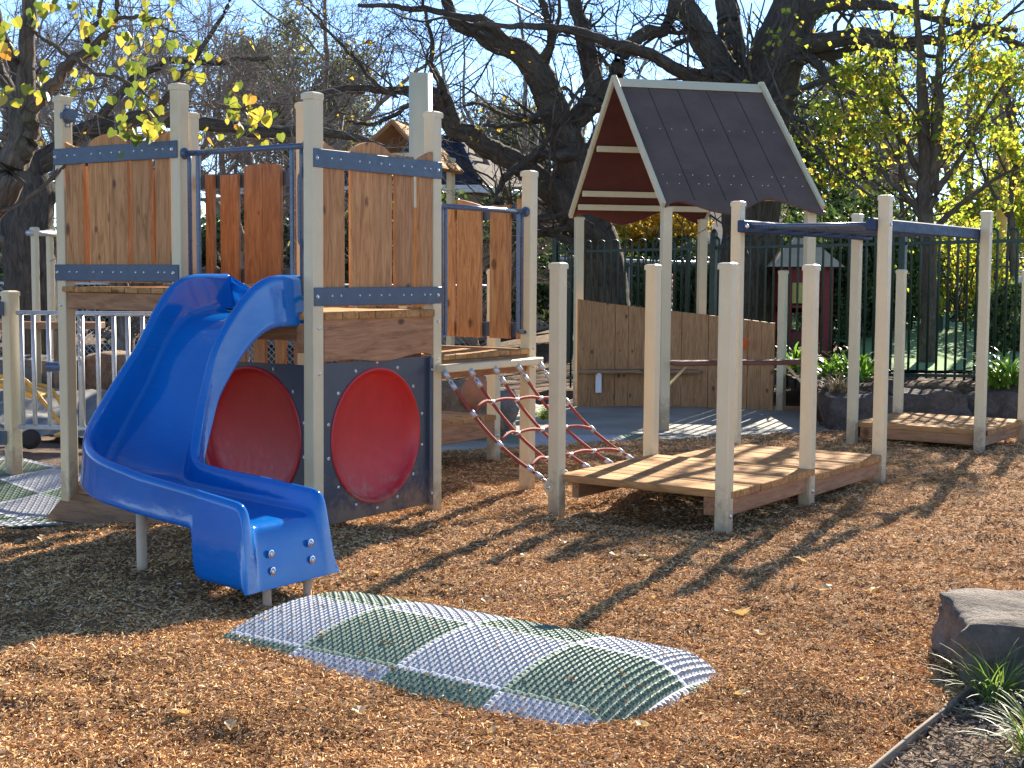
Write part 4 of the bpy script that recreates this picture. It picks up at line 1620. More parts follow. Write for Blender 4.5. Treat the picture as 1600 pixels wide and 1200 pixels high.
# retaining rocks on the right
for k, (x0, x1, yb, yt, dy, lab) in enumerate(((1298, 1402, 652, 607, 0, 'dark stone block at the left end of the garden edging'),
                                          (1398, 1512, 645, 601, .15, 'dark stone block behind the far low platform'),
                                          (1506, 1640, 640, 602, .35, 'dark stone block at the right frame edge'))):
    Y = 14.65 + dy
    a, b = at(x0, yb, Y), at(x1, yb, Y)
    zt_ = at(0, 0, 1)[2] * 0 + at((x0 + x1) / 2, yt, Y)[2]
    rock('edging_stone', lab, ((a[0] + b[0]) / 2, Y + .25, (zt_ - .18) / 2 - .09), (b[0] - a[0], .62, zt_ + .16), M['edgestone'], k * 2.7 + 1, random.uniform(-.08, .08), 'stone blocks edging the garden', .12, 4, 'stone', .8)
rock('boulder', 'low brown boulder beside the orange urn behind the net', (-.55, 13.6, .12), (.75, .6, .55), M['sandrock'], 8.2, .3)
rock('boulder', 'rounded boulder behind the low step platform', (-.42, 14.6, .06), (.85, .6, .5), M['rock'], 5.1, .1)
rock('boulder', 'pale sandstone boulder just left of the slide top', (-3.45, 14.6, .42), (.75, .6, .55), M['sandrock'], 2.2, .4)
rock('boulder', 'tan sandstone boulder behind the tubes of the railing', (-4.15, 14.9, .40), (.8, .6, .42), M['sandrock'], 9.4, .1)
rock('boulder', 'dark boulder near the gate post', (-5.0, 14.7, .33), (.9, .6, .5), M['rock'], 6.6, .2)
# terracotta urn lying behind the net
ur = MB(); ur.lathe([(.03, 0), (.09, .015), (.13, .08), (.145, .16), (.125, .24), (.085, .29), (.092, .32), (.07, .32), (.06, .29)], at(742, 640, 13.1), (.05, 0, 1), 24)
tag(ur.build('urn', M['terracotta'], None, True), 'orange terracotta urn standing behind the rope net', 'urn')
# plank ledge far left
pl_ = thing('ledge', 'long weathered plank ledge behind the gate post', 'bench', (-5.3, 14.4, .5))
mb = MB(); mb.box(np.array([-5.35, 14.25, .95]), (1, 0, 0), (0, 1, 0), (0, 0, 1), 2.3, .3, .07, .006, 0); mb.build('seat', M['beam'], pl_)
for x in (-6.2, -4.6):
    mb = MB(); mb.box(np.array([x, 14.25, .44]), (1, 0, 0), (0, 1, 0), (0, 0, 1), .12, .2, .94, .006, 2); mb.build('leg', M['oldwood'], pl_)
# small yellow hand cart
cart = thing('hand_cart', 'yellow framed hand cart with black wheel behind the railing', 'cart', (-4.0, 11.9, 0))
mb = MB(); mb.tube(bent([(-4.38, 11.7, .62), (-4.12, 11.75, .60), (-3.78, 11.8, .14), (-3.9, 11.85, .1)], .06), .018, 8)
mb.tube(bent([(-4.3, 12.05, .55), (-4.0, 12.05, .5), (-3.75, 12.0, .12)], .06), .018, 8)
mb.build('frame', M['yellow'], cart, True)
mb = MB(); mb.box(np.array([-4.18, 11.85, .50]), (.9, 0, -.3), (0, 1, 0), (.3, 0, .9), .42, .34, .05, .01); mb.build('tray', M['yellow'], cart)
mb = MB(); mb.lathe([(.03, -.03), (.075, -.035), (.085, -.02), (.085, .02), (.075, .035), (.03, .03)], (-4.06, 11.7, .085), (.1, 1, 0), 24); mb.build('wheel', M['black'], cart, True)

# shade pole
sp = MB(); p = at(657, 400, 12.6)
sp.tube([np.array([p[0], 12.6, -.3]), np.array([p[0] + .0, 12.6, 3.27])], .104, 28)
tag(sp.build('shade_pole', M['post'], None, True), 'thick round pale steel pole behind the tower', 'pole')

# second little playhouse behind the tower
ph = thing('playhouse', 'far timber playhouse with pale gabled roof behind the tower', 'playhouse', (-1.4, 18, 0))
ax_ = np.array([.80, -.30, 0]); ax_ /= np.linalg.norm(ax_); az_ = np.array([.30, .8, 0]); az_ /= np.linalg.norm(az_)
apx = at(612, 187, 18)
el = at(577, 235, 18); er = at(718, 268, 18)
half = .62
for s_, nm in ((-1, 0), (1, 1)):
    e_ = apx + ax_ * s_ * half - Z * (.50 if s_ < 0 else .62)
    for m_, off, th_ in (('wood_red', -.03, .02), ('deck', .0, .03)):
        d = e_ - apx; L = np.linalg.norm(d); d /= L
        n_ = np.cross(az_, d); n_ = n_ if n_[2] > 0 else -n_
        mb = MB(); mb.box((apx + e_) / 2 + az_ * .45 + n_ * off, d, az_, n_, L, .9, th_, .004, 0)
        mb.build('roof' if m_ == 'deck' else 'roof_lining', M[m_], ph)
for s_, dx in ((-1, -.45), (1, .48)):
    for dz in (0.1, .8):
        p = apx + ax_ * dx + az_ * dz
        post(ph, p[0], p[1], -.3, apx[2] - .45, 1, .085, axes=(U, V))
mb = MB(); mb.box(apx + ax_ * 0 + az_ * .02 - Z * .45, ax_, az_, Z, .95, .05, .06, .004); mb.build('tie_beam', M['post'], ph)

# houses
hs = thing('house', 'brick house with dark hipped tile roof behind the tower', 'house', (-3.5, 34, 0))
ap1, ap2 = at(694, 219, 33.5), at(716, 219, 33.5)
ez = at(745, 288, 30)[2]
c1 = np.array([-6.8, 31.5, ez]); c2 = np.array([at(748, 288, 30)[0], 30., ez]); c3 = np.array([3.4, 37.5, ez - .1]); c4 = np.array([-6, 38, ez])
mb = MB()
mb.add([c1, c2, c3, c4, ap1, ap2], [(0, 1, 5, 4)], 0)
mb.add([c1, c2, c3, c4, ap1, ap2], [(1, 2, 5), (2, 3, 4, 5), (3, 0, 4)], 1)  # right slope painted paler to stand for sunlight on the same roof
mb.build('roof', [M['rooftile'], M['rooftile_tan_and_sunlit']], hs)
mb = MB(); mb.tube([c2 + Z * .03, ap2 + Z * .03], .09, 8); mb.tube([c1 + Z * .03, ap1 + Z * .03], .09, 8); mb.tube([ap1 + Z * .03, ap2 + Z * .03], .09, 8)
mb.build('ridge_tiles', M['rooftile'], hs)
ins = lambda c: np.array([c[0] * .93 - .2, c[1] + .45, 0])
b_ = [ins(c) for c in (c1, c2, c3, c4)]
mb = MB(); mb.add([*[p - Z * .2 for p in b_], *[p + Z * (ez - .02) for p in b_]], [(0, 1, 5, 4), (1, 2, 6, 5), (2, 3, 7, 6), (3, 0, 4, 7)]); mb.build('wall', M['render'], hs)
mb = MB()
for a, b in ((c1, c2), (c2, c3)):
    d = b - a; L = np.linalg.norm(d); d /= L
    mb.box((a + b) / 2 - Z * .09, d, np.cross(Z, d), Z, L, .06, .16, .01)
mb.build('gutter', M['white'], hs)
for fx in (.25, .6):
    p = b_[0] * (1 - fx) + b_[1] * fx; d = b_[1] - b_[0]; d /= np.linalg.norm(d)
    mb = MB(); mb.box(p - np.cross(Z, d) * .02 + Z * 1.7, d, np.cross(Z, d), Z, 1.3, .08, 1.2, .01)
    f_ = mb.build('window', M['white'], hs)
    mb = MB(); mb.box(p - np.cross(Z, d) * .05 + Z * 1.7, d, np.cross(Z, d), Z, 1.1, .06, 1.0, .005)
    under(mb.build('pane', simple('pane', (.02, .025, .03), .05), hs), f_)
h2 = thing('house', 'far house with grey tiled roof seen under the shelter roof', 'house', (6, 40, 0))
mb = MB()
z0_, z1_ = at(1060, 372, 38)[2], at(1060, 318, 42)[2]
mb.add([(2.5, 38, z0_), (9.5, 38, z0_), (9.5, 42, z1_), (2.5, 42, z1_)], [(0, 1, 2, 3)])
mb.build('roof', M['rooftile_tan_and_sunlit'], h2)
mb = MB(); mb.box(np.array([6, 38.6, z0_ / 2]), (1, 0, 0), (0, 1, 0), (0, 0, 1), 6.6, .2, z0_ - .06, .01); mb.build('wall', M['render'], h2)
mb = MB(); mb.box(np.array([6, 37.95, z0_ - .08]), (1, 0, 0), (0, 1, 0), (0, 0, 1), 7.0, .08, .16, .01); mb.build('gutter', M['white'], h2)

# ================================================================== FENCES
def hoop_fence(name, label, pts, zb, zt_, pitch, posts, r=.0155):
    rt = thing(name, label, 'fence', (*pts[0], 0))
    a, b = np.array([*pts[0], 0.]), np.array([*pts[1], 0.])
    d = b - a; L = np.linalg.norm(d); d /= L
    hp = MB()
    zf_ = zt_ if callable(zt_) else (lambda f: zt_)
    n = int(L / (2 * pitch))
    for k in range(n):
        x0 = (2 * k + .5) * pitch; x1 = x0 + pitch
        pb, pc = a + d * x0, a + d * x1
        arc = [pb + (pc - pb) / 2 + (pb - pc) / 2 * math.cos(t) + Z * (zf_(x0 / L) - pitch / 2 + pitch / 2 * math.sin(t)) for t in np.linspace(0, math.pi, 9)]
        z0 = zb(x0 / L)
        hp.tube([pb + Z * z0, *arc, pc + Z * z0], r, 6)
    hp.build('hoop_bars', M['green'], rt, True)
    for z in (lambda f: zf_(f) - .14, lambda f: zb(f) + .12):
        mb = MB()
        P = [a + d * L * f + Z * z(f) for f in (0, .5, 1)]
        for i in range(2):
            q = P[i + 1] - P[i]; l = np.linalg.norm(q); q /= l
            mb.box((P[i] + P[i + 1]) / 2, q, np.cross(Z, q), Z, l, .03, .04, .003)
        mb.build('rail', M['green'], rt)
    for f in posts:
        mb = MB(); mb.box(a + d * L * f + Z * ((zb(f) - .2 + zf_(f) + .05) / 2), d, np.cross(Z, d), Z, .075, .075, zf_(f) - zb(f) + .27, .004)
        mb.lathe([(.036, 0), (.04, .02), (.02, .05), (.002, .06)], a + d * L * f + Z * (zf_(f) + .05), Z, 10)
        mb.build('fence_post', M['green'], rt)
    return rt


FA, FB = (.60, 19.6), (6.6, 14.72)
hoop_fence('hooped_fence', 'dark green hooped steel fence running behind the shelter', (FA, FB), lambda f: -.08 + .40 * float(ss(.35, .6, np.array(f))), lambda f: 1.95 + .11 * f, .112, (0., .33, .66, 1.))
hoop_fence('hooped_fence', 'second green hooped fence farther back seen through the first', ((1.0, 24.6), (9.0, 22.2)), lambda f: .0, 1.80, .115, (0., .25, .5, .75, 1.))
# pale horizontal rail behind (road barrier)
hr = MB(); hr.tube([at(868, 404, 26), at(1110, 412, 26)], .035, 8)
for x in (880, 985, 1095):
    p = at(x, 407, 26); hr.tube([np.array([p[0], 26, -.1]), p], .03, 8)
tag(hr.build('barrier_rail', M['steel'], None, True), 'pale tube barrier rail beyond the green fence', 'barrier')
# striped bollard
sb = thing('striped_bollard', 'orange and white striped bollard behind the fence', 'bollard', at(1046, 490, 23) * np.array([1, 1, 0]))
p = at(1046, 490, 23)
for k in range(6):
    z = at(1046, 482 - 9 * k, 23)[2]
    mb = MB(); mb.tube([np.array([p[0], 23, z - .0]), np.array([p[0], 23, z + .095])], .045, 12)
    mb.build('band', M['orange'] if k % 2 else M['white'], sb, True)
mb = MB(); mb.tube([np.array([p[0], 23, -.1]), np.array([p[0], 23, at(1046, 482, 23)[2]])], .04, 12); mb.build('pole', M['white'], sb, True)
# grey mesh fence far left
mf = thing('mesh_fence', 'grey chain mesh fence far behind the railing', 'fence', (-6, 23, 0))
wx = []
Pm = []
zt_f = 1.3
for k in range(90):
    x = -10.5 + k * .10
    Pm.append([[x, 23, 0.], [x + 1.25, 23, zt_f]]); Pm.append([[x + 1.25, 23.004, 0.], [x, 23.004, zt_f]])
V_, q, G_ = tubes_np(np.array(Pm), np.full((len(Pm), 2), .004), 3)
npmesh('mesh', V_, q, M['steel'], mf, False, G_)
for x in (-10, -7.5, -5, -2.6, -.4):
    mb = MB(); mb.tube([(x, 23, -.2), (x, 23, zt_f + .05)], .03, 8); mb.build('fence_post', M['steel'], mf, True)
mb = MB(); mb.tube([(-10.5, 23, zt_f), (-.3, 23, zt_f)], .02, 8); mb.build('rail', M['steel'], mf, True)

# ================================================================== KIOSK, POLES, WIRES
kz = thing('kiosk', 'dark red timber kiosk with pale pyramid roof behind the fence', 'kiosk', (4.35, 20.6, 0))
kc = at(1252, 470, 20.6)
kr = at(1265, 417, 20.6)[2]; kt = at(1258, 372, 20.6)[2]
hw = .37
mb = MB()
vs = [np.array([kc[0] + sx * (hw + .14), 20.6 + sy * (hw + .14), kr]) for sx, sy in ((-1, -1), (1, -1), (1, 1), (-1, 1))]
t_ = [np.array([kc[0] - .12, 20.6, kt]), np.array([kc[0] + .12, 20.6, kt])]
mb.add(vs + t_, [(0, 1, 5, 4), (1, 2, 5), (2, 3, 4, 5), (3, 0, 4)])
mb.add([v - Z * .03 for v in vs], [(3, 2, 1, 0)])
mb.build('roof', simple('kiosk_roof', (.42, .38, .30), .6, 0, .4, .15, 5), kz)
for sx in (-1, 1):
    for sy in (-1, 1):
        mb = MB(); mb.box(np.array([kc[0] + sx * hw * .8, 20.6 + sy * hw * .8, kr / 2 + .1]), (1, 0, 0), (0, 1, 0), (0, 0, 1), .17, .17, kr - .22, .01)
        mb.build('corner_post', M['kiosk_red'], kz)
for z, h in ((kr - .12, .22), (kr - .62, .12), (.62, .14), (1.0, .08)):
    mb = MB()
    for sy in (-1, 1):
        mb.box(np.array([kc[0], 20.6 + sy * hw * .82, z]), (1, 0, 0), (0, 1, 0), (0, 0, 1), hw * 1.5, .06, h, .006)
        mb.box(np.array([kc[0] + sy * hw * .82, 20.6, z]), (0, 1, 0), (-1, 0, 0), (0, 0, 1), hw * 1.5, .06, h, .006)
    mb.build('crossbar', M['kiosk_red'], kz)
mb = MB(); mb.box(np.array([kc[0] - .12, 20.6 - hw * .86, kr - .38]), (1, 0, 0), (0, 1, 0), (0, 0, 1), .30, .02, .30, .004)
mb.build('notice_board', simple('notice', (.45, .42, .12), .6, 0, .4, .2, 9), kz)

yp = MB(); p = at(1566, 300, 23); yp.tube([np.array([p[0], 23, -.1]), at(1570, 205, 23)], .085, 14)
tag(yp.build('yellow_pole', M['yellow'], None, True), 'round yellow steel pole beyond the right fence', 'pole')
up = thing('utility_pole', 'weathered timber power pole with cross arm at far right', 'power pole', (12, 33, 0))
p = at(1556, 300, 34)
mb = MB(); mb.tube([np.array([p[0], 34, -.2]), np.array([p[0] + .1, 34, at(1556, 90, 34)[2]])], [.2, .15], 14); mb.build('pole', M['oldwood'], up, True)
a, b = at(1505, 100, 33.8), at(1580, 104, 33.8)
mb = MB(); d = (b - a) / np.linalg.norm(b - a); mb.box((a + b) / 2, d, np.cross(Z, d), Z, np.linalg.norm(b - a), .12, .14, .01, 0); mb.build('cross_arm', M['oldwood'], up)
for i, (p0, p1, Y0, Y1) in enumerate((((780, -8), (1096, 108), 30, 34), ((1096, 134), (1450, 138), 30, 34))):
    a, b = at(*p0, Y0), at(*p1, Y1)
    t = np.linspace(-.3, 1.3, 20)[:, None]
    P = a * (1 - t) + b * t - Z * .3 * np.sin(np.pi * np.clip(t, 0, 1))
    w_ = MB(); w_.tube(P, .028, 6)
    tag(w_.build('power_line', M['steel'], None, True), ['pale overhead cable crossing the sky above the shelter', 'pale overhead cable crossing behind the shelter roof edge'][i], 'cable')
# parked-building bits at the far right
sh_ = thing('shed', 'low pale shed with grey roof at the far right edge', 'shed', (12, 31, 0))
a, b = at(1536, 400, 31), at(1660, 400, 31)
mb = MB(); mb.box(np.array([(a[0] + b[0]) / 2, 32, 1.3]), (1, 0, 0), (0, 1, 0), (0, 0, 1), b[0] - a[0], 2, 2.6, .01); mb.build('wall', M['white'], sh_)
mb = MB(); mb.box(np.array([(a[0] + b[0]) / 2, 32, 2.9]), (1, 0, 0), (0, .97, .24), (0, -.24, .97), b[0] - a[0] + .4, 2.6, .1, .01); mb.build('roof', M['rooftile_tan_and_sunlit'], sh_)

# ================================================================== TREES
# dark leaning elm behind the middle
T1 = [limb([(948, 520, 78), (944, 440, 72), (934, 380, 70), (922, 335, 70), (905, 290, 62), (893, 240, 55), (875, 190, 50), (853, 134, 46), (838, 105, 42), (815, 84, 38), (785, 70, 32), (760, 58, 28), (740, 50, 24), (715, 38, 20), (700, 15, 17), (690, -30, 14)], 20.5, 19.5),
      limb([(928, 372, 52), (900, 335, 46), (870, 310, 42), (840, 285, 37), (803, 259, 34), (770, 238, 32), (740, 215, 30), (715, 203, 27), (700, 180, 24), (690, 160, 20), (681, 149, 15), (640, 150, 13), (600, 147, 11), (560, 140, 9), (520, 142, 8), (500, 150, 6)], 20.3, 19),
      limb([(708, 198, 20), (712, 180, 16), (706, 155, 14), (695, 130, 12), (680, 108, 10), (675, 80, 8), (668, 45, 6), (655, 0, 5), (650, -30, 4)], 19.6, 19),
      limb([(876, 195, 36), (905, 185, 32), (930, 160, 30), (927, 120, 28), (915, 75, 25), (905, 32, 22), (895, 0, 20), (885, -40, 18)], 20.2, 20.6),
      limb([(930, 165, 26), (960, 125, 24), (970, 90, 22), (985, 65, 21), (1010, 45, 20), (1035, 50, 18), (1050, 15, 16), (1060, -30, 15)], 20.3, 20.8),
      limb([(893, 240, 26), (853, 239, 13), (839, 236, 12), (821, 251, 12), (804, 269, 12), (788, 281, 11), (781, 299, 10), (777, 318, 8)], 20, 18.8),
      limb([(868, 180, 18), (846, 180, 9), (812, 195, 8), (786, 194, 6), (756, 196, 4)], 20, 19.3),
      limb([(838, 108, 16), (860, 62, 14), (850, 25, 11), (838, -30, 9)], 20, 19.5),
      limb([(681, 150, 10), (640, 165, 8), (610, 185, 7), (575, 195, 6), (545, 190, 4)], 19.2, 18.8),
      limb([(620, 150, 8), (590, 130, 7), (560, 95, 6), (520, 50, 5), (480, 10, 4)], 19, 18.5),
      limb([(815, 84, 16), (760, 30, 13), (690, 22, 10), (620, 10, 8), (560, 8, 6)], 19.8, 19)]
LV = lambda a, b, c: [dict(m=a, lr=.55, ang=55, rr=.24, K=9, up=.05, wob=.26, t0=.12, rmin=.007, tap=.2), dict(m=b, lr=.6, ang=50, rr=.55, K=7, up=.02, wob=.26, t0=.1, rmin=.0045, tap=.3),
                      dict(m=c, lr=.6, ang=45, rr=.6, K=4, up=.02, wob=.2, t0=.1, rmin=.0032)]
build_tree('elm_tree', 'dark leaning bare elm rising behind the tower and shelter', T1, LV(9, 7, 5), M['bark_elm'], (M['leaf_gold'], 1, .07, .5, .05), np.array([*at(948, 520, 20.5)[:2], -.1]))
# massive elm behind the shelter roof
T2 = [limb([(1160, 560, 86), (1162, 480, 84), (1164, 400, 85), (1168, 330, 88), (1174, 260, 95), (1180, 200, 106), (1190, 150, 100), (1204, 110, 88), (1222, 60, 80), (1243, 10, 74), (1258, -50, 68), (1270, -130, 60)], 21, 21),
      limb([(1182, 200, 66), (1160, 150, 62), (1132, 110, 48), (1106, 62, 42), (1082, 22, 37), (1060, -20, 34), (1035, -70, 30)], 21, 20.6),
      limb([(1178, 180, 50), (1150, 110, 42), (1140, 60, 38), (1135, 10, 36), (1130, -40, 32)], 21.2, 22),
      limb([(1226, 92, 40), (1255, 68, 32), (1310, 58, 27), (1360, 49, 23), (1400, 55, 20), (1432, 66, 18), (1460, 58, 16), (1490, 60, 15), (1520, 47, 14), (1560, 50, 12), (1610, 78, 10)], 20.8, 19),
      limb([(1130, 120, 34), (1080, 125, 22), (1050, 108, 20), (1022, 92, 19), (990, 80, 18), (960, 72, 17), (910, 55, 15), (860, 44, 12), (800, 44, 9), (740, 36, 7)], 20.6, 18.6),
      limb([(1245, 25, 34), (1300, 2, 24), (1395, 2, 16), (1425, 15, 14), (1460, 25, 12), (1512, 38, 10), (1590, 48, 7)], 20.9, 19.2),
      limb([(1215, 110, 30), (1262, 92, 16), (1283, 108, 14), (1310, 135, 10), (1345, 150, 6)], 20.8, 19.8),
      limb([(1195, 190, 28), (1245, 200, 16), (1272, 212, 12), (1268, 226, 8)], 20.6, 20.0),
      limb([(1350, 62, 12), (1395, 75, 9), (1430, 78, 7), (1480, 95, 5)], 19.9, 19.2)]
build_tree('elm_tree', 'massive dark elm trunk forking above the shelter roof', T2, LV(8, 7, 5), M['bark_elm'], (M['leaf_gold'], 1, .07, .5, .06), np.array([*at(1160, 560, 21)[:2], -.1]), zkeep=.2)
# multi-stemmed young tree with yellow green leaves on the right
T3 = [limb([(1449, 585, 29), (1450, 480, 26), (1448, 400, 25), (1445, 330, 25), (1447, 250, 22), (1445, 180, 18), (1440, 100, 14), (1437, 40, 11), (1435, -20, 9), (1430, -90, 7)], 18, 18),
      limb([(1450, 300, 20), (1456, 230, 17), (1465, 180, 15), (1468, 120, 12), (1470, 60, 10), (1478, 0, 8), (1485, -70, 6)], 18, 17.6),
      limb([(1449, 330, 14), (1475, 285, 10), (1505, 245, 8), (1530, 195, 6), (1560, 150, 5), (1590, 110, 4)], 17.9, 17.2),
      limb([(1449, 300, 12), (1420, 240, 9), (1395, 190, 7), (1370, 150, 5), (1345, 110, 4)], 18, 18.4),
      limb([(1449, 380, 12), (1490, 330, 9), (1530, 300, 7), (1580, 270, 5), (1620, 255, 4)], 17.9, 17),
      limb([(1448, 350, 12), (1410, 300, 8), (1370, 260, 6), (1320, 230, 4), (1290, 215, 3)], 18, 18.2)]
build_tree('leafy_tree', 'multi-stemmed young tree with yellow green autumn leaves at right', T3,
           [dict(m=9, lr=.5, ang=48, rr=.26, K=7, up=.07, wob=.15, t0=.2, rmin=.005), dict(m=6, lr=.6, ang=50, rr=.6, K=5, up=.02, wob=.2, t0=.1, rmin=.004), dict(m=4, lr=.6, ang=50, rr=.6, K=4, up=-.02, wob=.2, t0=.1, rmin=.003)],
           M['bark_young'], (M['leaf_right'], 4, .085, .8, .75), np.array([*at(1449, 585, 18)[:2], .3]))
T3b = [limb([(1408, 560, 9), (1408, 420, 8), (1406, 280, 7), (1405, 150, 6), (1398, 60, 5), (1390, -40, 4)], 20, 20),
       limb([(1406, 300, 5), (1360, 240, 4), (1320, 180, 3), (1300, 120, 2)], 20, 20.3), limb([(1406, 250, 5), (1440, 180, 4), (1490, 120, 3), (1530, 90, 2)], 20, 19.6)]
build_tree('leafy_tree', 'slender sapling with gold and green leaves left of the multi-stemmed tree', T3b,
           [dict(m=9, lr=.4, ang=55, rr=.5, K=6, up=.05, wob=.15, t0=.2, rmin=.004), dict(m=6, lr=.6, ang=50, rr=.6, K=5, up=.0, wob=.2, t0=.1, rmin=.003)],
           M['bark_young'], (M['leaf_right'], 6, .085, .8, .8), np.array([*at(1408, 560, 20)[:2], .3]))
T3c = [limb([(1585, 560, 14), (1588, 450, 12), (1580, 340, 11), (1590, 250, 9), (1575, 170, 7), (1585, 90, 5), (1570, 40, 3)], 21, 21), limb([(1584, 350, 8), (1540, 280, 6), (1520, 220, 4), (1500, 180, 3)], 21, 21), limb([(1586, 300, 8), (1630, 250, 6), (1660, 200, 4)], 21, 20.5)]
build_tree('leafy_tree', 'yellow green leafy tree at the far right edge', T3c,
           [dict(m=9, lr=.55, ang=55, rr=.5, K=6, up=.05, wob=.15, t0=.15, rmin=.004), dict(m=7, lr=.6, ang=50, rr=.6, K=5, up=.0, wob=.2, t0=.1, rmin=.003)],
           M['bark_young'], (M['leaf_right'], 6, .09, .8, .85), np.array([*at(1585, 560, 21)[:2], .3]))

# lime tree close at the left edge
T4 = [limb([(-150, 900, 84), (-132, 640, 78), (-100, 480, 74), (-62, 390, 70), (-28, 335, 64), (2, 292, 56), (26, 250, 48), (35, 215, 40), (38, 180, 34), (40, 120, 28), (42, 60, 24), (45, 0, 21), (47, -60, 18)], 9.3, 9.3),
      limb([(38, 250, 34), (56, 215, 26), (62, 165, 20), (85, 125, 18), (115, 95, 16), (140, 70, 14), (160, 40, 11), (182, 0, 8), (195, -40, 7)], 9.3, 9.0),
      limb([(30, 210, 28), (12, 130, 20), (-8, 70, 16), (-25, 0, 13)], 9.3, 9.6),
      limb([(112, 97, 10), (140, 118, 6), (190, 132, 5), (240, 152, 4), (300, 166, 3.4), (360, 172, 3), (420, 160, 2)], 9.0, 8.4),
      limb([(140, 72, 10), (135, 40, 8), (150, 10, 7), (150, -30, 6)], 9.0, 8.8),
      limb([(110, 98, 8), (85, 70, 6), (60, 50, 5), (40, 40, 4)], 9.1, 9.2),
      limb([(160, 45, 8), (190, 30, 6), (230, 25, 4), (265, 45, 3), (300, 70, 2)], 9.0, 8.5),
      limb([(40, 130, 9), (15, 100, 6), (-20, 85, 4)], 9.3, 9.2)]
lime = build_tree('lime_tree', 'grey lime tree with yellow leaves leaning in at the left edge', T4,
                  [dict(m=5, lr=.35, ang=50, rr=.12, K=7, up=.05, wob=.16, t0=.35, rmin=.004), dict(m=4, lr=.6, ang=45, rr=.6, K=5, up=.0, wob=.2, t0=.15, rmin=.0026)],
                  M['bark_left'], None, np.array([*at(-150, 900, 9.3)[:2], -.1]))
cl_ = [(200, 40), (230, 30), (225, 55), (245, 70), (280, 70), (310, 72), (205, 105), (217, 112), (130, 125), (235, 142), (195, 160), (230, 166), (242, 182), (190, 205), (215, 206), (236, 208),
       (270, 92), (300, 100), (370, 150), (386, 160), (400, 182), (395, 205), (362, 172), (335, 205), (55, 105), (50, 140), (65, 5), (12, 40), (5, 55), (430, 182), (120, 5), (130, 20), (8, 150), (245, 20), (60, 25), (145, 65), (215, 85), (175, 30)]
Vs, Fs, o_ = [], [], 0
for (x, y) in cl_:
    for k in range(random.choice((5, 6, 7))):
        Y = 8.7 + random.uniform(-.25, .25)
        c = at(x + random.gauss(0, 13), y + random.gauss(0, 12), Y)
        d = np.array([random.gauss(0, .5), random.gauss(0, .5), -1.]); d /= np.linalg.norm(d)
        s_ = np.array([random.gauss(0, 1), random.gauss(0, .6), 0.]); s_ -= d * s_.dot(d); s_ /= np.linalg.norm(s_); n_ = np.cross(d, s_)
        L = random.uniform(.036, .082)
        fo = random.uniform(.1, .45)
        out = [(0, .04), (.30, -.04), (.48, .18), (.47, .42), (.30, .72), (.05, 1.0)]
        vs = [c + d * L * (-.45)] + [c + d * L * (-.02)]
        mid_ = [c + d * L * t for t in (.06, .3, .6, 1.0)]
        rt_ = [c + d * L * q[1] + s_ * L * q[0] + n_ * L * q[0] * fo for q in out[1:5]]
        lt_ = [c + d * L * q[1] - s_ * L * q[0] + n_ * L * q[0] * fo for q in out[1:5]]
        b0 = o_
        vv = mid_ + rt_ + lt_
        Vs += vv
        Fs += [(b0, b0 + 4, b0 + 5, b0 + 1), (b0 + 1, b0 + 5, b0 + 6, b0 + 1), (b0 + 1, b0 + 6, b0 + 7, b0 + 2), (b0 + 2, b0 + 7, b0 + 3, b0 + 2),
               (b0, b0 + 1, b0 + 9, b0 + 8), (b0 + 1, b0 + 10, b0 + 9, b0 + 1), (b0 + 1, b0 + 2, b0 + 11, b0 + 10), (b0 + 2, b0 + 3, b0 + 11, b0 + 2)]
        o_ += len(vv)
lm = MB(); lm.add(Vs, [tuple(dict.fromkeys(f)) for f in Fs]); lm.build('leaves', M['leaf_lime'], lime)

# furrowed trunk behind the left posts, long horizontal limb
T5 = [limb([(48, 620, 84), (48, 520, 80), (46, 430, 78), (44, 360, 82), (46, 300, 70), (40, 250, 50), (30, 190, 36), (20, 130, 30), (0, 60, 24), (-20, -20, 20)], 16, 16),
      limb([(50, 262, 36), (110, 215, 30), (160, 196, 28), (220, 186, 24), (290, 190, 22), (350, 200, 20), (420, 208, 18), (480, 206, 16), (545, 214, 12), (600, 230, 8)], 16, 17.5),
      limb([(60, 300, 50), (20, 260, 36), (-40, 215, 28), (-90, 190, 22)], 16, 16),
      limb([(118, 240, 24), (150, 270, 16), (160, 300, 12), (150, 330, 9)], 16.2, 16),
      limb([(240, 186, 12), (280, 120, 9), (320, 70, 8), (350, 20, 6), (370, -30, 5)], 16.6, 16.5),
      limb([(150, 190, 16), (200, 120, 12), (270, 95, 11), (340, 100, 9), (420, 90, 6)], 16.2, 17)]
build_tree('elm_tree', 'furrowed grey elm trunk with a long level limb far left', T5, LV(9, 6, 4), M['bark_elm'], (M['leaf_gold'], 1, .07, .5, .05), np.array([*at(48, 620, 16)[:2], -.1]), twigmat=M['bark_grey'])


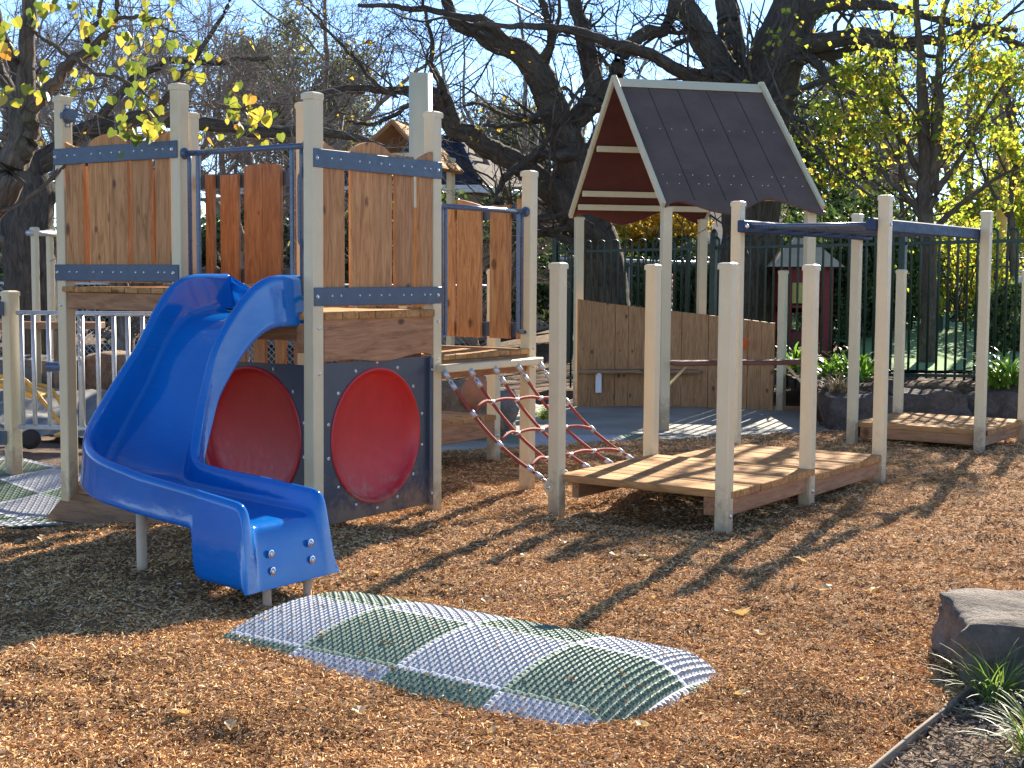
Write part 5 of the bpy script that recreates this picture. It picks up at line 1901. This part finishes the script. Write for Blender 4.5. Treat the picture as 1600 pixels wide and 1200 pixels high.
def bare_tree(label, x, Y, h, r, seed, dens=(10, 7, 6, 4), spread=.8, mat='bark_grey', leaf=None, name='bare_tree'):
    global rng
    keep = rng
    rng = np.random.default_rng(seed)
    X = (x - 800) / F * Y
    P = []
    ht0 = h * .28
    base = np.array([X, Y, -.2])
    tr = [np.array([X + rng.normal(0, .05), Y, z]) for z in np.linspace(-.2, ht0, 4)]
    P.append(np.array([[*p, r * (1 - .1 * i)] for i, p in enumerate(tr)]))
    top = tr[-1]
    for k in range(6):
        a = 6.283 * (k + rng.random() * .7) / 6
        d = np.array([math.cos(a) * spread, math.sin(a) * spread, .55 + .6 * rng.random()]); d /= np.linalg.norm(d)
        pts = [[*(top - Z * .1 * k * .3), r * .55]]
        p = top - Z * .03 * k; dd = d
        L = h * (.55 + .3 * rng.random())
        for i in range(6):
            dd = dd + rng.normal(0, .16, 3) + np.array([0, 0, .04]); dd /= np.linalg.norm(dd)
            p = p + dd * L / 6
            pts.append([*p, r * .55 * (1 - (i + 1) / 7)])
        P.append(np.array(pts))
    t = build_tree(name, label, P, [dict(m=dens[0], lr=.5, ang=50, rr=.5, K=6, up=.05, wob=.16, t0=.2, rmin=.007), dict(m=dens[1], lr=.55, ang=48, rr=.6, K=5, up=.02, wob=.18, t0=.1, rmin=.005),
                                     dict(m=dens[2], lr=.6, ang=45, rr=.6, K=4, up=.02, wob=.2, t0=.1, rmin=.004), dict(m=dens[-1], lr=.6, ang=45, rr=.6, K=3, up=.0, wob=.2, t0=.1, rmin=.003)][:len(dens)],
                   M[mat], leaf, base)
    rng = keep
    return t


bare_tree('bare twiggy grey tree behind the left guard panel', 190, 22, 6.5, .16, 21)
bare_tree('bare twiggy grey tree behind the slide opening', 390, 24, 7.0, .16, 22)
bare_tree('bare grey tree at the far left edge behind the lime tree', 20, 27, 8, .18, 23)
bare_tree('small bare shrubby tree in front of the dark tiled house', 745, 22, 3.2, .07, 24, (7, 6, 5), 1.0)
bare_tree('bare grey tree left of the round pale pole', 545, 30, 6.5, .14, 25, (8, 6, 5))
bare_tree('far bare tree right of the tiled house', 830, 33, 9, .16, 28, (8, 6, 5))
bare_tree('far bare tree behind the massive elm trunk', 1290, 30, 9.5, .18, 27, (9, 6, 5))
bare_tree('far bare tree at the right behind the leafy tree', 1520, 30, 9, .18, 29, (8, 6, 5))

# feathery evergreens in the distance
def feathery(label, x, Y, zc, rad, n, seed):
    r_ = np.random.default_rng(seed)
    X = (x - 800) / F * Y
    root = thing('evergreen_tree', label, 'tree', (X, Y, 0))
    k = 26
    cc = r_.normal(0, 1, (k, 3)); cc /= np.linalg.norm(cc, axis=1, keepdims=True); cc *= r_.random((k, 1)) ** .5
    cc = cc * np.array(rad) + np.array([X, Y, zc])
    pick = r_.integers(0, k, n)
    pos = cc[pick] + r_.normal(0, 1, (n, 3)) * np.array(rad) * .16
    V_, q = leaves_np(pos, .22, hang=1.2)
    # thin the leaves into needles
    V_ = V_.reshape(-1, 5, 3); ctr = V_[:, 4:5]; ax = V_[:, 2:3] - V_[:, 0:1]; ax = ax / np.linalg.norm(ax, axis=2, keepdims=True)
    rel = V_ - ctr; par = (rel * ax).sum(2, keepdims=True) * ax
    V_ = (ctr + par + (rel - par) * .28).reshape(-1, 3)
    npmesh('crown', V_, q, M['leaf_olive'], root)
    P = []
    for i in range(k):
        e = cc[i]; b0 = np.array([X, Y, -.2]); m_ = np.array([X, Y, zc - rad[2] * .3])
        P.append([b0 if i == 0 else m_ - Z * .2 * (i % 4), (m_ + e) / 2 + r_.normal(0, .1, 3), e])
    P = np.array(P)
    V_, q, G_ = tubes_np(P, np.tile(np.array([[.06, .035, .012]]), (k, 1)), 6)
    trk = tubes_np(np.array([[[X, Y, -.2], [X + .05, Y, zc * .5], [X, Y, zc]]]), np.array([[.2, .16, .08]]), 10)
    V_, q, G_ = cat_mesh([(V_, q, G_), trk])
    npmesh('trunk', V_, q, M['bark_young'], root, True, G_)


feathery('olive green feathery evergreen behind the bare trees left of centre', 450, 38, 6.3, (2.2, 1.6, 2.0), 16000, 41)
feathery('drooping evergreen behind the round pale pole', 545, 40, 4.2, (1.5, 1.4, 2.2), 9000, 44)
feathery('pale olive evergreen beyond the leaning elm', 805, 42, 5.0, (1.9, 1.6, 2.1), 12000, 42)
feathery('olive evergreen behind the massive elm fork', 1310, 40, 5.2, (2.6, 1.8, 2.4), 14000, 43)

# bushes
def bpx(x, y, Y):
    return tuple(at(x, y, Y))


bush('hedge_bush', 'tall dark glossy hedge bush behind the monkey bars', bpx(1340, 440, 21.5), (1.05, .8, 1.15), 15000, .075, M['leaf_dark'], 'hedge bushes beyond the fence', 1, clumps=22)
bush('hedge_bush', 'dark hedge bush left of the yellow green tree stem', bpx(1390, 430, 23), (.9, .8, 1.2), 15000, .08, M['leaf_dark'], 'hedge bushes beyond the fence', 2, clumps=22)
bush('hedge_bush', 'dark bush behind the kiosk', bpx(1262, 350, 26), (1.0, .9, 2.1), 11000, .09, M['leaf_dark'], 'hedge bushes beyond the fence', 3, clumps=24)
bush('leafy_bush', 'lime green leafy bush right of the young tree stem', bpx(1500, 410, 22.5), (.7, .6, .9), 2600, .08, M['leaf_right'], None, 4, clumps=18)
bush('hedge_bush', 'dark bush low at the far right behind the fence', bpx(1580, 500, 19.5), (.55, .5, .45), 5000, .06, M['leaf_dark'], 'hedge bushes beyond the fence', 5)
bush('golden_bush', 'golden yellow bush seen under the shelter roof', bpx(1000, 352, 31), (1.3, 1.0, .75), 9000, .10, M['leaf_gold'], None, 6, clumps=20)
bush('hedge_bush', 'dark bush behind the green fence left of the kiosk', bpx(1060, 440, 30), (1.9, 1.0, 1.0), 12000, .10, M['leaf_dark'], 'hedge bushes beyond the fence', 7, clumps=22)
bush('hedge_bush', 'dark green bush beyond the fence below the leaning elm', bpx(905, 445, 29), (1.2, 1.0, 1.0), 10000, .10, M['leaf_dark'], 'hedge bushes beyond the fence', 8, clumps=22)
bush('garden_shrub', 'dull green shrub behind the mesh fence far left', bpx(150, 440, 28), (2.0, 1.0, 1.0), 9000, .10, M['leaf_dark'], None, 9, clumps=20)
bush('garden_shrub', 'dark shrub behind the bare trees left of the slide', bpx(330, 430, 31), (2.6, 1.2, 1.5), 11000, .12, M['leaf_dark'], None, 10, clumps=24)
bush('garden_shrub', 'olive shrub in front of the house wall', bpx(580, 400, 29), (2.4, 1.2, 1.2), 9000, .11, M['leaf_olive'], None, 11, clumps=22)
bush('garden_shrub', 'dark shrub beneath the house gutter', bpx(760, 400, 27), (1.6, 1.0, 1.3), 9000, .10, M['leaf_dark'], None, 14, clumps=20)
bush('garden_shrub', 'dark shrub far left at the frame edge', bpx(-20, 430, 30), (2.2, 1.2, 1.7), 9000, .12, M['leaf_dark'], None, 12, clumps=20)
bush('leafy_bush', 'broad yellow green bush at the far right horizon', bpx(1560, 330, 28), (1.6, 1.0, 1.3), 5000, .11, M['leaf_right'], None, 13, clumps=22)


def treeline():
    r2 = np.random.default_rng(314)
    k = 150
    cx = r2.uniform(-46, 52, k); cy = r2.uniform(46, 54, k); cz = r2.uniform(.4, 2.6, k); cr = r2.uniform(1.0, 2.3, k)
    n = 46000
    p = r2.integers(0, k, n)
    d = r2.normal(0, 1, (n, 3)); d /= np.linalg.norm(d, axis=1, keepdims=True)
    pos = np.stack([cx[p], cy[p], cz[p]], 1) + d * (cr[p] * (.6 + .45 * r2.random(n)))[:, None] * np.array([1.2, 1., .85])
    pos = pos[pos[:, 2] > -.1]
    V_, q = leaves_np(pos, .30, hang=.3)
    npmesh('treeline', V_, q, M['leaf_dark'])['kind'] = 'stuff'


treeline()


def strappy(name, label, c, n, L, w, mat, seed, arch=1.0, cat='plant', group=None):
    r_ = np.random.default_rng(seed)
    V_, q = [], []
    for i in range(n):
        a = r_.uniform(0, 6.283); el = r_.uniform(.6, 1.4)
        d = np.array([math.cos(a) * math.cos(el), math.sin(a) * math.cos(el), math.sin(el)])
        p = np.array(c) + np.array([r_.normal(0, .05), r_.normal(0, .05), 0]) * L * 2
        l = L * r_.uniform(.6, 1.15); K = 6
        sd = np.array([-math.sin(a), math.cos(a), 0.])
        b = len(V_)
        for k in range(K + 1):
            t = k / K
            ww = w * (1 - t ** 2.2) * (.55 + .45 * min(1, t * 4)) + .0008
            V_ += [p - sd * ww / 2, p + sd * ww / 2]
            d = d + np.array([math.cos(a) * .10, math.sin(a) * .10, -.42 * arch * t]); d /= np.linalg.norm(d)
            p = p + d * l / K
        for k in range(K):
            q.append((b + 2 * k, b + 2 * k + 1, b + 2 * k + 3, b + 2 * k + 2))
    o = npmesh(name, np.array(V_), np.array(q), mat, None, True)
    return tag(o, label, cat, group)


for i, (x, y, Y, lab) in enumerate(((1240, 560, 17.2, 'arching green strap leaf plant just left of the shelter post'), (1295, 575, 16.6, 'broad strap leaf clump between shelter post and monkey bars'),
                                    (1325, 570, 16.4, 'strap leaf clump behind the tall monkey bar post'), (1345, 595, 16.0, 'drooping strap leaf plant above the stone edging'),
                                    (1578, 580, 15.2, 'lush strap leaf clump at the right edge by the fence'), (1602, 585, 15.4, 'strap leaf plant cut by the right edge of the picture'),
                                    (1556, 600, 15.3, 'small strap leaf plant against the fence foot'))):
    p = at(x, y + 5, Y)
    strappy('strap_plant', lab, (p[0], Y, max(.28, p[2] - .1)), 46, .55, .042, M['leaf_strap'], 50 + i, 1.0, group='strap leaf plants along the fence')
strappy('grass_tuft', 'green grass tuft growing against the boulder', (1.72, 4.83, .0), 120, .26, .0055, M['grassblade'], 71, .5)
strappy('grass_tuft', 'bright green grass tuft in the bottom right corner', (1.66, 4.30, .0), 120, .24, .0055, M['grassblade'], 72, .6)
strappy('grass_tuft', 'dry wiry tuft at the garden edge left of the stones', (3.55, 15.15, .2), 160, .42, .008, M['tuftdry'], 73, .9)
strappy('grass_tuft', 'small green weed beside the terracotta urn', (-.28, 13.4, -.06), 40, .22, .014, M['leaf_strap'], 74, .8)
strappy('grass_tuft', 'dry grass clump behind the boulder on the path edge', (.35, 14.8, -.05), 90, .25, .01, M['grassblade'], 75, .8)

# timber edging strip
M['edge'] = wood('grey_edging', (.20, .17, .13), (.30, .26, .205), (.38, .34, .28), .9)
ed = thing('garden_edging', 'thin timber edging strip running to the boulder', 'edging', (1.3, 4.6, 0))
P = [(edge_x(y), y) for y in (3.5, 4.37, 4.72, 5.05)]
for i in range(3):
    a, b = np.array([*P[i], -.008]), np.array([*P[i + 1], -.010 - .004 * i]); d = b - a; L = np.linalg.norm(d); d /= L
    mb = MB(); mb.box((a + b) / 2, d, np.cross(Z, d), Z, L - .004, .011, .06, .002, 0); mb.build('strip', M['edge'], ed)

# fallen leaves
LS = []
r_ = np.random.default_rng(99)
spots = [(540, 910), (690, 870), (960, 880), (1015, 885), (1018, 940), (1150, 965), (1185, 1000), (1290, 935), (760, 945), (1005, 880), (585, 905), (460, 930), (120, 1010), (65, 850), (100, 860), (30, 850), (5, 1110), (180, 1045),
         (1350, 1075), (1440, 960), (1365, 930), (770, 1160), (560, 1130), (280, 1140), (1160, 1100), (1400, 845), (1470, 820), (1380, 695), (820, 880), (700, 930), (880, 855), (1250, 880), (640, 860), (520, 1005), (360, 1160), (1000, 1150)]
for i, (x, y) in enumerate(spots):
    Y = 1.5 * F / (y - 430)
    p = at(x, y, Y)
    L = random.uniform(.04, .085)
    if (x, y) in ((1150, 965),): L = .15
    a = random.uniform(0, 6.28)
    d = np.array([math.cos(a), math.sin(a), random.uniform(-.1, .25)]); s_ = np.array([-math.sin(a), math.cos(a), random.uniform(-.3, .3)])
    z0 = float(zlook(np.array([p[0]]), np.array([Y]))[0]) + .015
    mb = MB()
    c = np.array([p[0], Y, z0])
    prof = [(-.5, .02), (-.3, .22), (-.05, .34), (.2, .26), (.5, .0)]
    if L > .12:
        prof = [(-.5, .02), (-.35, .3), (-.2, .16), (-.05, .5), (.08, .22), (.22, .32), (.5, .0)]
    n = len(prof)
    vs = [c + d * L * t + Z * .012 * math.sin(t * 4) for t, w in prof] + [c + d * L * t + s_ * L * w + Z * w * L * .4 for t, w in prof] + [c + d * L * t - s_ * L * w + Z * w * L * random.uniform(.1, .5) for t, w in prof]
    fs = []
    for k in range(n - 1):
        fs += [(k, k + 1, n + k + 1, n + k), (k, 2 * n + k, 2 * n + k + 1, k + 1)]
    mb.add(vs, fs)
    big = L > .12
    tag(mb.build('fallen_leaf', M['deadleaf'], None), 'large pale lobed fallen leaf on the mulch right of the mat' if big else 'small dry fallen leaf lying on the bark mulch', 'leaf', None if big else 'fallen leaves scattered over the mulch')

# ================================================================== LIGHT, SKY, CAMERA
AZ, EL = R(23.5), R(28)     # azimuth to the right of the view direction
sd_ = Vector((math.sin(AZ) * math.cos(EL), math.cos(AZ) * math.cos(EL), math.sin(EL)))
sun = bpy.data.lights.new('sun', 'SUN'); sun.energy = 5.0; sun.angle = R(.5); sun.color = (1., .90, .76)
so = bpy.data.objects.new('sun', sun); COL.objects.link(so)
so.rotation_euler = (-sd_).to_track_quat('-Z', 'Y').to_euler(); so.location = (8, 20, 20)
w = bpy.data.worlds.new('World'); SC.world = w; w.use_nodes = True
nt = w.node_tree
sky = nt.nodes.new('ShaderNodeTexSky'); sky.sky_type = 'NISHITA'; sky.sun_disc = False
sky.sun_elevation = EL; sky.sun_rotation = AZ
sky.dust_density = 0.; sky.ozone_density = 2.5; sky.air_density = .55
bg = nt.nodes['Background']; bg.inputs['Strength'].default_value = .095
nt.links.new(sky.outputs[0], bg.inputs['Color'])

cam = bpy.data.cameras.new('camera'); cam.sensor_width = 36; cam.lens = F / 1600 * 36
cam.clip_start = .05; cam.clip_end = 3000
cob = bpy.data.objects.new('camera', cam); COL.objects.link(cob)
cob.matrix_world = Matrix.Translation((0, 0, CAMZ)) @ Matrix.Rotation(math.pi / 2 - PITCH, 4, 'X') @ Matrix.Rotation(ROLL, 4, 'Z')
SC.camera = cob
SC.view_settings.view_transform = 'Standard'
SC.view_settings.look = 'None'
SC.view_settings.exposure = 1.85
SC.view_settings.gamma = 1
SC.render.engine = 'CYCLES'
SC.cycles.use_denoising = True
SC.cycles.max_bounces = 8
SC.cycles.transparent_max_bounces = 4
SC.render.film_transparent = False
